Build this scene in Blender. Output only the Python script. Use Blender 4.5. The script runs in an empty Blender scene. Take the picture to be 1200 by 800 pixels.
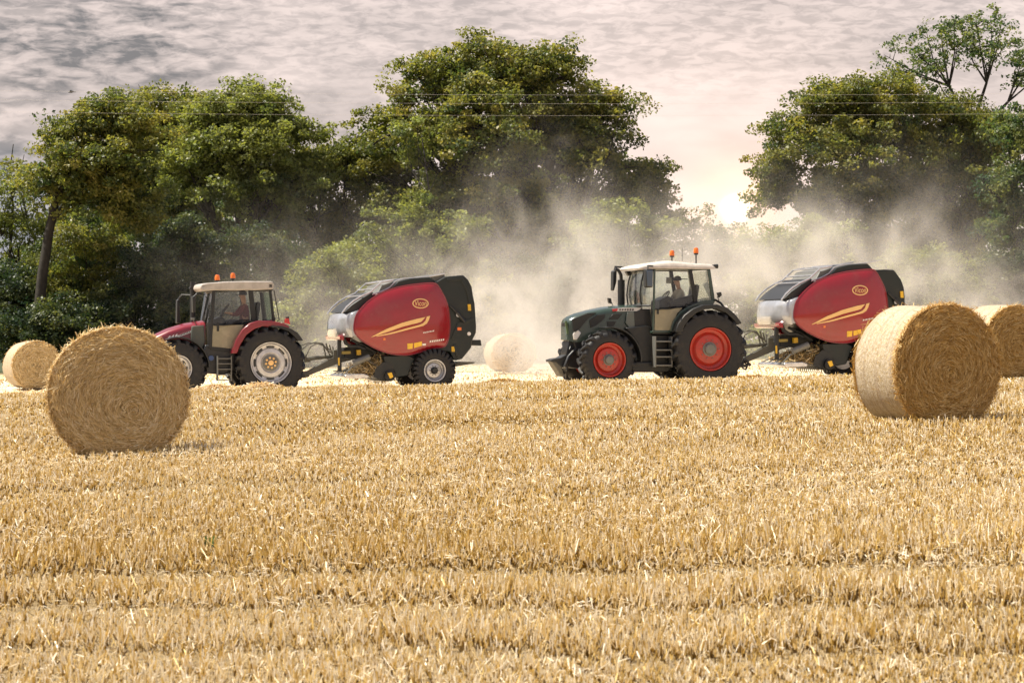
import bpy, math, random
import numpy as np
from mathutils import Vector, Matrix, noise as mnoise

random.seed(7)
RNG = np.random.default_rng(11)
R = math.radians
PI = math.pi
SC = bpy.context.scene
COL = SC.collection

# ------------------------------------------------------------------ camera, sky, sun, exposure
F = 3333.33            # focal length in pixels of a 1200 px wide frame (100 mm on 36 mm)
CZ = 1.45              # camera height
cam = bpy.data.cameras.new('camera')
cam.lens = 100.0
cam.sensor_width = 36.0
cam.clip_start = 0.1
cam.clip_end = 6000
cam.dof.use_dof = True
cam.dof.focus_distance = 62.0
cam.dof.aperture_fstop = 11.0
camo = bpy.data.objects.new('camera', cam)
COL.objects.link(camo)
camo.location = (0, 0, CZ)
camo.rotation_euler = (R(90), 0, 0)
SC.camera = camo

SUN_EL = 60.0
SUN_AZ = -84.0          # degrees from +Y, negative = to the left
sunL = bpy.data.lights.new('sun', 'SUN')
sunL.energy = 5.0
sunL.angle = R(0.6)
sunL.color = (1.0, 0.93, 0.78)
suno = bpy.data.objects.new('sun', sunL)
COL.objects.link(suno)
_sd = Vector((math.sin(R(SUN_AZ)) * math.cos(R(SUN_EL)), math.cos(R(SUN_AZ)) * math.cos(R(SUN_EL)), math.sin(R(SUN_EL))))
suno.rotation_euler = _sd.to_track_quat('Z', 'Y').to_euler()
suno.location = (-40, 60, 80)

SC.view_settings.view_transform = 'Standard'
SC.view_settings.look = 'None'
SC.view_settings.gamma = 1
SC.view_settings.use_curve_mapping = False
SC.view_settings.exposure = 0.85
SC.render.engine = 'CYCLES'
SC.cycles.use_denoising = True
SC.cycles.max_bounces = 8
SC.cycles.transparent_max_bounces = 12
SC.cycles.volume_bounces = 1
SC.cycles.volume_step_rate = 1.0
SC.cycles.volume_max_steps = 96


class NT:
    """small helper round a node tree"""
    def __init__(self, tree):
        self.t = tree
        tree.nodes.clear()

    def n(self, kind, **kw):
        nd = self.t.nodes.new(kind)
        for k, v in kw.items():
            setattr(nd, k, v)
        return nd

    def link(self, a, b):
        self.t.links.new(a, b)

    def put(self, sock, v):
        if hasattr(v, 'is_output') or isinstance(v, bpy.types.NodeSocket):
            self.t.links.new(v, sock)
        else:
            sock.default_value = v

    def m(self, op, a, b=0.0, c=None, clamp=False):
        nd = self.n('ShaderNodeMath', operation=op, use_clamp=clamp)
        self.put(nd.inputs[0], a)
        self.put(nd.inputs[1], b)
        if c is not None:
            self.put(nd.inputs[2], c)
        return nd.outputs[0]

    def rng(self, v, a, b, c=0.0, d=1.0, smooth=True):
        nd = self.n('ShaderNodeMapRange')
        if smooth:
            nd.interpolation_type = 'SMOOTHSTEP'
        self.put(nd.inputs[0], v)
        nd.inputs[1].default_value = a
        nd.inputs[2].default_value = b
        nd.inputs[3].default_value = c
        nd.inputs[4].default_value = d
        return nd.outputs[0]

    def mix(self, f, a, b, mode='MIX'):
        nd = self.n('ShaderNodeMix', data_type='RGBA', blend_type=mode)
        self.put(nd.inputs[0], f)
        self.put(nd.inputs[6], a if not isinstance(a, tuple) else (*a[:3], 1))
        self.put(nd.inputs[7], b if not isinstance(b, tuple) else (*b[:3], 1))
        return nd.outputs[2]

    def noise(self, vec, scale, detail=4, rough=0.55, dist=0.0):
        nd = self.n('ShaderNodeTexNoise')
        if vec is not None:
            self.link(vec, nd.inputs['Vector'])
        nd.inputs['Scale'].default_value = scale
        nd.inputs['Detail'].default_value = detail
        nd.inputs['Roughness'].default_value = rough
        nd.inputs['Distortion'].default_value = dist
        return nd.outputs[0]

    def mapping(self, vec, loc=(0, 0, 0), rot=(0, 0, 0), scale=(1, 1, 1)):
        nd = self.n('ShaderNodeMapping')
        self.link(vec, nd.inputs[0])
        nd.inputs[1].default_value = loc
        nd.inputs[2].default_value = rot
        nd.inputs[3].default_value = scale
        return nd.outputs[0]


def build_world():
    w = bpy.data.worlds.new('World')
    SC.world = w
    w.use_nodes = True
    N = NT(w.node_tree)
    out = N.n('ShaderNodeOutputWorld')
    bg = N.n('ShaderNodeBackground')
    bg.inputs[1].default_value = 0.1
    N.link(bg.outputs[0], out.inputs[0])
    sky = N.n('ShaderNodeTexSky', sky_type='NISHITA')
    sky.sun_disc = False
    sky.sun_elevation = R(SUN_EL)
    sky.sun_rotation = R(SUN_AZ)
    sky.air_density = 1.0
    sky.dust_density = 2.5
    tc = N.n('ShaderNodeTexCoord')
    g = tc.outputs['Generated']
    sep = N.n('ShaderNodeSeparateXYZ')
    N.link(g, sep.inputs[0])
    x, y, z = sep.outputs
    # rippled mid-level cloud
    v1 = N.mapping(g, rot=(0, R(-14), 0), scale=(66, 4, 205))
    n1 = N.noise(v1, 1.0, 5, 0.55, 0.45)
    v2 = N.mapping(g, loc=(3, 0, 1), rot=(0, R(10), 0), scale=(130, 6, 430))
    n2 = N.noise(v2, 1.0, 5, 0.6, 0.5)
    v3 = N.mapping(g, loc=(7, 2, 5), rot=(0, R(4), 0), scale=(9, 3, 42))
    n3 = N.noise(v3, 1.0, 3, 0.5, 0.4)
    left = N.rng(x, 0.02, -0.14)                 # 1 at far left
    high = N.rng(z, 0.072, 0.105)
    rip = N.m('MULTIPLY', N.rng(n1, 0.34, 0.68), 1.0)
    fine = N.rng(n2, 0.38, 0.64)
    big = N.rng(n3, 0.30, 0.70)
    patch = N.rng(N.noise(N.mapping(g, loc=(1, 5, 2), scale=(14, 3, 34)), 1.0, 3, 0.5, 0.3), 0.36, 0.62, 0.25, 1.15)
    a1 = N.m('MULTIPLY', N.m('MULTIPLY', rip, patch), N.m('ADD', 0.07, N.m('MULTIPLY', left, 0.50)))
    a2 = N.m('MULTIPLY', fine, N.m('MULTIPLY', high, 0.30))
    a3 = N.m('MULTIPLY', big, 0.36)
    dark = N.m('ADD', N.m('ADD', a1, a2), a3)
    dark = N.m('ADD', dark, N.m('MULTIPLY', left, 0.17))
    dark = N.m('MULTIPLY', dark, 0.95, clamp=True)
    c_l = (6.0, 5.0, 4.6)
    c_d = (1.35, 1.26, 1.26)
    ccol = N.mix(dark, c_l, c_d)
    # bluish gap low on the left
    bl = N.m('MULTIPLY', N.rng(x, -0.09, -0.18), N.rng(z, 0.075, 0.045))
    ccol = N.mix(N.m('MULTIPLY', bl, 0.55), ccol, (1.5, 1.9, 2.4))
    # brightening round the low gap between the trees
    dx = N.m('SUBTRACT', x, 0.0783)
    dz = N.m('SUBTRACT', z, 0.0462)
    d2 = N.m('ADD', N.m('MULTIPLY', dx, dx), N.m('MULTIPLY', dz, dz))
    front = N.m('GREATER_THAN', y, 0.0)
    def lobe(r, amp):
        e = N.m('EXPONENT', N.m('DIVIDE', d2, -r * r))
        return N.m('MULTIPLY', N.m('MULTIPLY', e, amp), front)
    def addc(c, f, colr):
        nd = N.n('ShaderNodeVectorMath', operation='SCALE')
        nd.inputs[0].default_value = colr
        N.link(f, nd.inputs[3])
        a = N.n('ShaderNodeVectorMath', operation='ADD')
        N.link(c, a.inputs[0])
        N.link(nd.outputs[0], a.inputs[1])
        return a.outputs[0]
    ccol = addc(ccol, lobe(0.060, 1.1), (1.0, 0.62, 0.36))
    ccol = addc(ccol, lobe(0.015, 4.0), (1.0, 0.36, 0.07))
    ccol = addc(ccol, lobe(0.0030, 60.0), (1.0, 0.82, 0.50))
    cover = N.rng(z, 0.10, 0.55, 0.96, 0.45)
    colr = N.mix(cover, sky.outputs[0], ccol)
    N.link(colr, bg.inputs[0])
build_world()


# ------------------------------------------------------------------ helpers
def tag(o, label=None, cat=None, group=None, kind=None):
    if label: o['label'] = label
    if cat: o['category'] = cat
    if group: o['group'] = group
    if kind: o['kind'] = kind
    return o


def empty(name, loc=(0, 0, 0), rz=0.0, parent=None):
    o = bpy.data.objects.new(name, None)
    COL.objects.link(o)
    o.location = loc
    o.rotation_euler = (0, 0, rz)
    o.empty_display_size = 0.2
    if parent: o.parent = parent
    return o


class MB:
    """mesh builder: collects shapes, links them as one object"""
    def __init__(self):
        self.v = []
        self.f = []
        self.mi = []
        self.cur = 0

    def add(self, vs, fs):
        b = len(self.v)
        self.v += [tuple(p) for p in vs]
        for q in fs:
            self.f.append([i + b for i in q])
            self.mi.append(self.cur)
        return self

    def box(self, x0, x1, y0, y1, z0, z1):
        vs = [(x, y, z) for z in (z0, z1) for y in (y0, y1) for x in (x0, x1)]
        return self.add(vs, [(0, 2, 3, 1), (4, 5, 7, 6), (0, 1, 5, 4), (2, 6, 7, 3), (0, 4, 6, 2), (1, 3, 7, 5)])

    def prism(self, pts, y0, y1):
        """outline pts (x,z) pulled from y0 to y1"""
        n = len(pts)
        a = sum(pts[i][0] * pts[(i + 1) % n][1] - pts[(i + 1) % n][0] * pts[i][1] for i in range(n))
        if a < 0: pts = pts[::-1]
        if y0 > y1: y0, y1 = y1, y0
        vs = [(p[0], y0, p[1]) for p in pts] + [(p[0], y1, p[1]) for p in pts]
        fs = [list(range(n)), list(range(2 * n - 1, n - 1, -1))]
        fs += [(i, i + n, (i + 1) % n + n, (i + 1) % n) for i in range(n)]
        return self.add(vs, fs)

    def tube(self, pts, rad, n=8, cap=True, flat=1.0):
        pts = [Vector(p) for p in pts]
        if not hasattr(rad, '__len__'): rad = [rad] * len(pts)
        vs, fs = [], []
        up = None
        for i, p in enumerate(pts):
            d = (pts[min(i + 1, len(pts) - 1)] - pts[max(i - 1, 0)])
            if d.length < 1e-9: d = Vector((0, 0, 1))
            d.normalize()
            if up is None:
                up = Vector((0, 1, 0)) if abs(d.y) < 0.9 else Vector((1, 0, 0))
            s = d.cross(up)
            if s.length < 1e-4: s = d.orthogonal()
            s.normalize()
            up = s.cross(d).normalized()
            for k in range(n):
                a = 2 * PI * (k + 0.5) / n
                vs.append(p + s * (math.cos(a) * rad[i]) + up * (math.sin(a) * rad[i] * flat))
        for i in range(len(pts) - 1):
            for k in range(n):
                k2 = (k + 1) % n
                fs.append((i * n + k, i * n + k2, (i + 1) * n + k2, (i + 1) * n + k))
        if cap:
            fs.append(list(range(n))[::-1])
            fs.append([(len(pts) - 1) * n + k for k in range(n)])
        return self.add(vs, fs)

    def lathe(self, prof, c=(0, 0, 0), n=48, axis='Y', closed=False):
        """prof = [(along axis, radius)]"""
        vs, fs = [], []
        m = len(prof)
        for (t, r) in prof:
            for k in range(n):
                a = 2 * PI * k / n
                if axis == 'Y': vs.append((c[0] + r * math.cos(a), c[1] + t, c[2] + r * math.sin(a)))
                elif axis == 'Z': vs.append((c[0] + r * math.cos(a), c[1] + r * math.sin(a), c[2] + t))
                else: vs.append((c[0] + t, c[1] + r * math.cos(a), c[2] + r * math.sin(a)))
        for i in range(m if closed else m - 1):
            j = (i + 1) % m
            for k in range(n):
                k2 = (k + 1) % n
                fs.append((i * n + k, i * n + k2, j * n + k2, j * n + k))
        return self.add(vs, fs)

    def cyl(self, p0, p1, r, n=16):
        return self.tube([p0, p1], r, n)

    def loft(self, secs, cap=True):
        """secs = list of equal-length closed rings of 3-D points"""
        n = len(secs[0])
        vs, fs = [], []
        for s in secs: vs += s
        for i in range(len(secs) - 1):
            for k in range(n):
                k2 = (k + 1) % n
                fs.append((i * n + k, i * n + k2, (i + 1) * n + k2, (i + 1) * n + k))
        if cap:
            fs.append(list(range(n))[::-1])
            fs.append([(len(secs) - 1) * n + k for k in range(n)])
        return self.add(vs, fs)

    def ribbon(self, pts_a, pts_b):
        """sheet between two equal polylines"""
        n = len(pts_a)
        return self.add(list(pts_a) + list(pts_b), [(i, i + 1, n + i + 1, n + i) for i in range(n - 1)])

    def build(self, name, mat, parent=None, bevel=0.0, smooth=True, ang=35, loc=None, solid=0.0, subsurf=0):
        me = bpy.data.meshes.new(name)
        me.from_pydata(self.v, [], self.f)
        mats = mat if isinstance(mat, (list, tuple)) else [mat]
        for m_ in mats: me.materials.append(m_)
        if len(mats) > 1:
            me.polygons.foreach_set('material_index', self.mi)
        # consistent outward normals
        import bmesh
        bm = bmesh.new()
        bm.from_mesh(me)
        bmesh.ops.recalc_face_normals(bm, faces=bm.faces)
        bm.to_mesh(me)
        bm.free()
        if smooth:
            me.polygons.foreach_set('use_smooth', [True] * len(me.polygons))
            me.set_sharp_from_angle(angle=R(ang))
        o = bpy.data.objects.new(name, me)
        COL.objects.link(o)
        if parent: o.parent = parent
        if loc: o.location = loc
        if solid:
            s = o.modifiers.new('solid', 'SOLIDIFY'); s.thickness = solid; s.offset = 0
        if subsurf:
            s = o.modifiers.new('sub', 'SUBSURF'); s.levels = subsurf; s.render_levels = subsurf
        if bevel:
            b = o.modifiers.new('bevel', 'BEVEL'); b.width = bevel; b.segments = 2; b.limit_method = 'ANGLE'
            b.angle_limit = R(40)
            b.harden_normals = False
        return o


def np_mesh(name, verts, faces, mat, parent=None, rnd=None, smooth=False):
    """fast mesh from numpy arrays; faces (n,k); rnd = per-face float attribute"""
    me = bpy.data.meshes.new(name)
    nv, (nf, k) = len(verts), faces.shape
    me.vertices.add(nv)
    me.vertices.foreach_set('co', np.ascontiguousarray(verts, np.float32).ravel())
    me.loops.add(nf * k)
    me.loops.foreach_set('vertex_index', np.ascontiguousarray(faces, np.int32).ravel())
    me.polygons.add(nf)
    me.polygons.foreach_set('loop_start', np.arange(0, nf * k, k, dtype=np.int32))
    me.polygons.foreach_set('loop_total', np.full(nf, k, dtype=np.int32))
    if smooth:
        me.polygons.foreach_set('use_smooth', np.ones(nf, dtype=bool))
    me.update(calc_edges=True)
    if rnd is not None:
        a = me.attributes.new('rnd', 'FLOAT', 'FACE')
        a.data.foreach_set('value', np.ascontiguousarray(rnd, np.float32))
    me.materials.append(mat)
    o = bpy.data.objects.new(name, me)
    COL.objects.link(o)
    if parent: o.parent = parent
    return o


# ------------------------------------------------------------------ materials
def paint(name, col, rough=0.35, metal=0.0, dust=0.25, coat=0.0, bump=0.0, vary=0.12, dustcol=(0.42, 0.33, 0.22), scale=6.0):
    m = bpy.data.materials.new(name)
    m.use_nodes = True
    N = NT(m.node_tree)
    out = N.n('ShaderNodeOutputMaterial')
    b = N.n('ShaderNodeBsdfPrincipled')
    N.link(b.outputs[0], out.inputs[0])
    tc = N.n('ShaderNodeTexCoord')
    g = tc.outputs['Object']
    n1 = N.noise(g, scale, 5, 0.6)
    n2 = N.noise(g, scale * 5, 4, 0.6)
    c2 = tuple(max(0, c * (1 - vary * 2)) for c in col)
    base = N.mix(N.rng(n1, 0.3, 0.7), col, c2)
    f = N.m('MULTIPLY', N.m('ADD', N.rng(n1, 0.45, 0.8), N.rng(n2, 0.55, 0.85)), dust * 0.55, clamp=True)
    base = N.mix(f, base, dustcol)
    N.link(base, b.inputs['Base Color'])
    N.link(N.m('ADD', rough, N.m('MULTIPLY', f, 0.5), clamp=True), b.inputs['Roughness'])
    b.inputs['Metallic'].default_value = metal
    b.inputs['Coat Weight'].default_value = coat
    b.inputs['Coat Roughness'].default_value = 0.06
    if bump:
        bp = N.n('ShaderNodeBump')
        bp.inputs['Strength'].default_value = bump
        bp.inputs['Distance'].default_value = 0.02
        N.link(n2, bp.inputs['Height'])
        N.link(bp.outputs[0], b.inputs['Normal'])
    return m


def glass_mat(name, tint, refl=1.0):
    m = bpy.data.materials.new(name)
    m.use_nodes = True
    N = NT(m.node_tree)
    out = N.n('ShaderNodeOutputMaterial')
    tr = N.n('ShaderNodeBsdfTransparent')
    tr.inputs[0].default_value = (*tint, 1)
    gl = N.n('ShaderNodeBsdfGlossy')
    gl.inputs['Roughness'].default_value = 0.03
    fr = N.n('ShaderNodeFresnel')
    fr.inputs[0].default_value = 1.5
    df = N.n('ShaderNodeBsdfDiffuse')
    df.inputs[0].default_value = (0.5, 0.43, 0.33, 1)
    tc = N.n('ShaderNodeTexCoord')
    nz = N.noise(tc.outputs['Object'], 3.0, 5, 0.6)
    m1 = N.n('ShaderNodeMixShader')
    N.link(N.m('MULTIPLY', fr.outputs[0], refl), m1.inputs[0])
    N.link(tr.outputs[0], m1.inputs[1])
    N.link(gl.outputs[0], m1.inputs[2])
    m2 = N.n('ShaderNodeMixShader')
    N.link(N.rng(nz, 0.45, 0.8, 0.0, 0.05), m2.inputs[0])
    N.link(m1.outputs[0], m2.inputs[1])
    N.link(df.outputs[0], m2.inputs[2])
    N.link(m2.outputs[0], out.inputs[0])
    return m


def leafy_mat(name, cols, trans=0.45, rough=0.5, spec=0.3, transcol=None):
    """cols = three base colours picked by the per-face attribute"""
    m = bpy.data.materials.new(name)
    m.use_nodes = True
    N = NT(m.node_tree)
    out = N.n('ShaderNodeOutputMaterial')
    at = N.n('ShaderNodeAttribute', attribute_name='rnd')
    rp = N.n('ShaderNodeValToRGB')
    e = rp.color_ramp.elements
    e[0].position, e[0].color = 0.0, (*cols[0], 1)
    e[1].position, e[1].color = 1.0, (*cols[-1], 1)
    for i, c in enumerate(cols[1:-1]):
        q = e.new((i + 1) / (len(cols) - 1))
        q.color = (*c, 1)
    N.link(at.outputs['Fac'], rp.inputs[0])
    b = N.n('ShaderNodeBsdfPrincipled')
    N.link(rp.outputs[0], b.inputs['Base Color'])
    b.inputs['Roughness'].default_value = rough
    b.inputs['Specular IOR Level'].default_value = spec
    t = N.n('ShaderNodeBsdfTranslucent')
    tcl = N.mix(1.0, rp.outputs[0], transcol or (1.5, 1.45, 0.7), 'MULTIPLY')
    N.link(tcl, t.inputs[0])
    mx = N.n('ShaderNodeMixShader')
    mx.inputs[0].default_value = trans
    N.link(b.outputs[0], mx.inputs[1])
    N.link(t.outputs[0], mx.inputs[2])
    N.link(mx.outputs[0], out.inputs[0])
    return m


M = {}
M['red'] = paint('red paint', (0.20, 0.006, 0.018), 0.28, dust=0.12, coat=0.5, vary=0.1, scale=2.0)
M['bred'] = paint('baler red paint', (0.27, 0.007, 0.014), 0.22, dust=0.10, coat=0.6, vary=0.08, scale=1.6)
M['rimred'] = paint('red rim paint', (0.42, 0.028, 0.015), 0.35, dust=0.2, coat=0.2)
M['green'] = paint('dark green paint', (0.028, 0.052, 0.040), 0.25, dust=0.08, coat=0.5, vary=0.1, scale=2.0)
M['cream'] = paint('pale roof plastic', (0.62, 0.56, 0.50), 0.5, dust=0.2)
M['white'] = paint('white panel', (0.72, 0.70, 0.68), 0.25, dust=0.15, coat=0.5)
M['cover'] = paint('glossy pale cover', (0.46, 0.47, 0.50), 0.18, metal=0.4, dust=0.15, coat=0.6, scale=2.0)
M['black'] = paint('black plastic', (0.010, 0.012, 0.014), 0.45, dust=0.07)
M['bgreen'] = paint('blackish green sheet', (0.008, 0.014, 0.014), 0.42, dust=0.06, scale=3.0)
M['frame'] = paint('dark frame paint', (0.012, 0.014, 0.018), 0.35, dust=0.08)
M['rubber'] = paint('tyre rubber', (0.006, 0.006, 0.008), 0.6, dust=0.08, bump=0.3, scale=5.0)
M['steel'] = paint('silver rim paint', (0.55, 0.55, 0.57), 0.35, metal=0.6, dust=0.22)
M['silver'] = paint('bright bare metal', (0.70, 0.70, 0.72), 0.25, metal=0.9, dust=0.12)
M['grey'] = paint('grey metal', (0.16, 0.16, 0.15), 0.5, metal=0.2, dust=0.3)
M['dust_metal'] = paint('dusty drawbar paint', (0.13, 0.125, 0.10), 0.6, dust=0.55)
M['yellow'] = paint('yellow decal', (0.80, 0.48, 0.03), 0.4, dust=0.1)
M['gold'] = paint('gold decal', (0.80, 0.50, 0.20), 0.4, dust=0.03, vary=0.02)
M['whitedecal'] = paint('white decal', (0.75, 0.72, 0.70), 0.4, dust=0.05, vary=0.02)
M['orange'] = paint('amber lens', (0.85, 0.17, 0.015), 0.2, dust=0.03, coat=0.5)
M['lens'] = paint('lamp lens', (0.75, 0.75, 0.75), 0.1, dust=0.1, coat=0.8)
M['redlens'] = paint('red tail lens', (0.5, 0.01, 0.01), 0.2, dust=0.1, coat=0.5)
M['mirror'] = paint('mirror glass', (0.5, 0.55, 0.6), 0.05, metal=1.0, dust=0.05)
M['glass'] = glass_mat('cab glass', (0.95, 0.97, 0.96), 0.8)
M['tan_glass'] = glass_mat('tan lower glass', (0.9, 0.88, 0.8), 0.8)  # tan diffuse colour mixed into the lower panes
for _n in M['tan_glass'].node_tree.nodes:
    if _n.type == 'MAP_RANGE': _n.inputs[3].default_value, _n.inputs[4].default_value = 0.38, 0.62
    if _n.type == 'BSDF_DIFFUSE': _n.inputs[0].default_value = (0.60, 0.54, 0.38, 1)
M['skin'] = paint('skin', (0.48, 0.27, 0.18), 0.55, dust=0.0, vary=0.05)
M['shirt_red'] = paint('faded maroon cloth', (0.20, 0.055, 0.065), 0.85, dust=0.05)
M['shirt_pale'] = paint('pale cloth', (0.52, 0.47, 0.38), 0.85, dust=0.05)
M['cloth_dark'] = paint('dark cloth', (0.03, 0.035, 0.05), 0.85, dust=0.05)
M['wire'] = paint('power cable', (0.55, 0.52, 0.50), 0.5, metal=0.0, dust=0.0)


# ------------------------------------------------------------------ ground
PROF_Y = [-60, 0, 8, 12, 15, 20, 32, 44, 52, 58, 62, 66, 72, 77, 81, 86, 93, 105, 125, 160, 300, 6000]
PROF_Z = [-1.6, -1.6, -1.54, -1.44, -1.36, -1.26, -1.11, -0.99, -0.935, -0.945, -0.975, -1.08, -1.27, -1.33, -1.28, -1.12, -1.0, -0.98, -1.0, -1.0, -1.2, -1.2]

def _smooth_prof():
    ys = np.linspace(-60, 400, 4601)
    z = np.interp(ys, PROF_Y, PROF_Z)
    k = np.hanning(31); k /= k.sum()
    zp = np.pad(z, 15, mode='edge')
    return ys, np.convolve(zp, k, mode='valid')
_PY, _PZ = _smooth_prof()

def gz(x, y):
    """height of the ground, arrays or numbers"""
    x = np.asarray(x, float); y = np.asarray(y, float)
    s = np.interp(y, [35, 70], [0.030, 0.021])
    xc = 34 * np.tanh(x / 34)
    b = CZ + np.interp(y, _PY, _PZ) + s * xc
    amp = np.interp(y, [10, 30, 60], [0.012, 0.02, 0.03])
    b = b + amp * (np.sin(x * 0.9 + y * 0.31) * 0.5 + np.sin(x * 0.37 - y * 0.8 + 1.3) * 0.5)
    return b

def W(px, py, D):
    """a pixel of the 1200 px frame at distance D as a world point"""
    return ((px - 600) / F * D, D, CZ + (400 - py) / F * D)

STRAW = [(0.56, 0.40, 0.19), (0.70, 0.54, 0.31), (0.80, 0.67, 0.46), (0.86, 0.78, 0.62)]
M['straw'] = leafy_mat('cut straw', STRAW, trans=0.30, rough=0.38, spec=0.5, transcol=(1.0, 0.85, 0.6))
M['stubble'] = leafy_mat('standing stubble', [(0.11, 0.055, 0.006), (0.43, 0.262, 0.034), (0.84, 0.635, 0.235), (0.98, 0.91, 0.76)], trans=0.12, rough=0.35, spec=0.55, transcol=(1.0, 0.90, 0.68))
M['strawdull'] = leafy_mat('bale straw', [(0.34, 0.215, 0.075), (0.55, 0.40, 0.18), (0.72, 0.56, 0.30), (0.85, 0.74, 0.50)], trans=0.2, rough=0.5, spec=0.35, transcol=(1.0, 0.8, 0.5))
M['strawbrown'] = leafy_mat('weathered bale straw', [(0.24, 0.125, 0.028), (0.44, 0.265, 0.075), (0.62, 0.42, 0.15), (0.78, 0.60, 0.30)], trans=0.2, rough=0.5, spec=0.35, transcol=(1.0, 0.8, 0.5))


def ground_mat():
    m = bpy.data.materials.new('stubble field soil')
    m.use_nodes = True
    N = NT(m.node_tree)
    out = N.n('ShaderNodeOutputMaterial')
    b = N.n('ShaderNodeBsdfPrincipled')
    N.link(b.outputs[0], out.inputs[0])
    g = N.n('ShaderNodeNewGeometry').outputs['Position']
    n1 = N.noise(g, 22.0, 6, 0.7)
    n2 = N.noise(N.mapping(g, scale=(0.25, 1, 1)), 1.2, 5, 0.6)
    n3 = N.noise(g, 90.0, 3, 0.6)
    c = N.mix(N.rng(n1, 0.38, 0.62), (0.075, 0.048, 0.016), (0.22, 0.145, 0.050))
    c = N.mix(N.rng(n3, 0.5, 0.72), c, (0.60, 0.46, 0.26))
    sep = N.n('ShaderNodeSeparateXYZ')
    N.link(g, sep.inputs[0])
    # baled strip behind the crest: pale dusty chaff
    far = N.rng(sep.outputs[1], 64, 70)
    far2 = N.rng(sep.outputs[1], 112, 124, 1.0, 0.0)
    pale = N.mix(N.rng(n2, 0.3, 0.7), (0.62, 0.49, 0.33), (0.74, 0.62, 0.46))
    c = N.mix(N.m('MULTIPLY', N.m('MULTIPLY', far, far2), 0.9), c, pale)
    # rough grass at the foot of the trees
    c = N.mix(N.rng(sep.outputs[1], 122, 132), c, (0.035, 0.05, 0.015))
    N.link(c, b.inputs['Base Color'])
    b.inputs['Roughness'].default_value = 0.9
    bp = N.n('ShaderNodeBump')
    bp.inputs['Strength'].default_value = 0.6
    bp.inputs['Distance'].default_value = 0.03
    N.link(n1, bp.inputs['Height'])
    N.link(bp.outputs[0], b.inputs['Normal'])
    return m


def build_ground():
    ys = np.concatenate([np.linspace(-60, 8, 18), np.arange(9, 140, 0.5), np.linspace(142, 400, 30), np.geomspace(420, 5000, 14)])
    xs = np.concatenate([-np.geomspace(5000, 34, 20), np.arange(-32, 32.1, 0.8), np.geomspace(34, 5000, 20)])
    X, Y = np.meshgrid(xs, ys)
    Z = gz(X, Y)
    v = np.stack([X.ravel(), Y.ravel(), Z.ravel()], 1)
    nx, ny = len(xs), len(ys)
    i = np.arange(nx - 1); j = np.arange(ny - 1)
    I, J = np.meshgrid(i, j)
    a = (J * nx + I).ravel()
    f = np.stack([a, a + 1, a + nx + 1, a + nx], 1)
    o = np_mesh('ground', v, f, ground_mat(), smooth=True)
    tag(o, kind='structure')
build_ground()


# ------------------------------------------------------------------ standing stubble and loose straw
def strips(P0, P1, P2, wv, tw=None):
    """n bent ribbons through three points each, half-width vectors wv -> verts, quads"""
    n = len(P0)
    v = np.stack([P0 - wv, P0 + wv, P1 - wv, P1 + wv, P2 - wv * 0.8, P2 + wv * 0.8], 1).reshape(-1, 3)
    b = (np.arange(n) * 6)[:, None]
    f = np.concatenate([b + np.array([[0, 1, 3, 2]]), b + np.array([[2, 3, 5, 4]])], 1).reshape(-1, 4)
    return v, f


def wob(x, y, s, seed=0):
    return (np.sin(x * s + 1.7 * seed + 2 * np.sin(y * s * 0.7 + seed)) + np.sin(y * s * 1.3 + seed * 3.1 + 1.5 * np.sin(x * s * 0.6))) * 0.5


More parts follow.
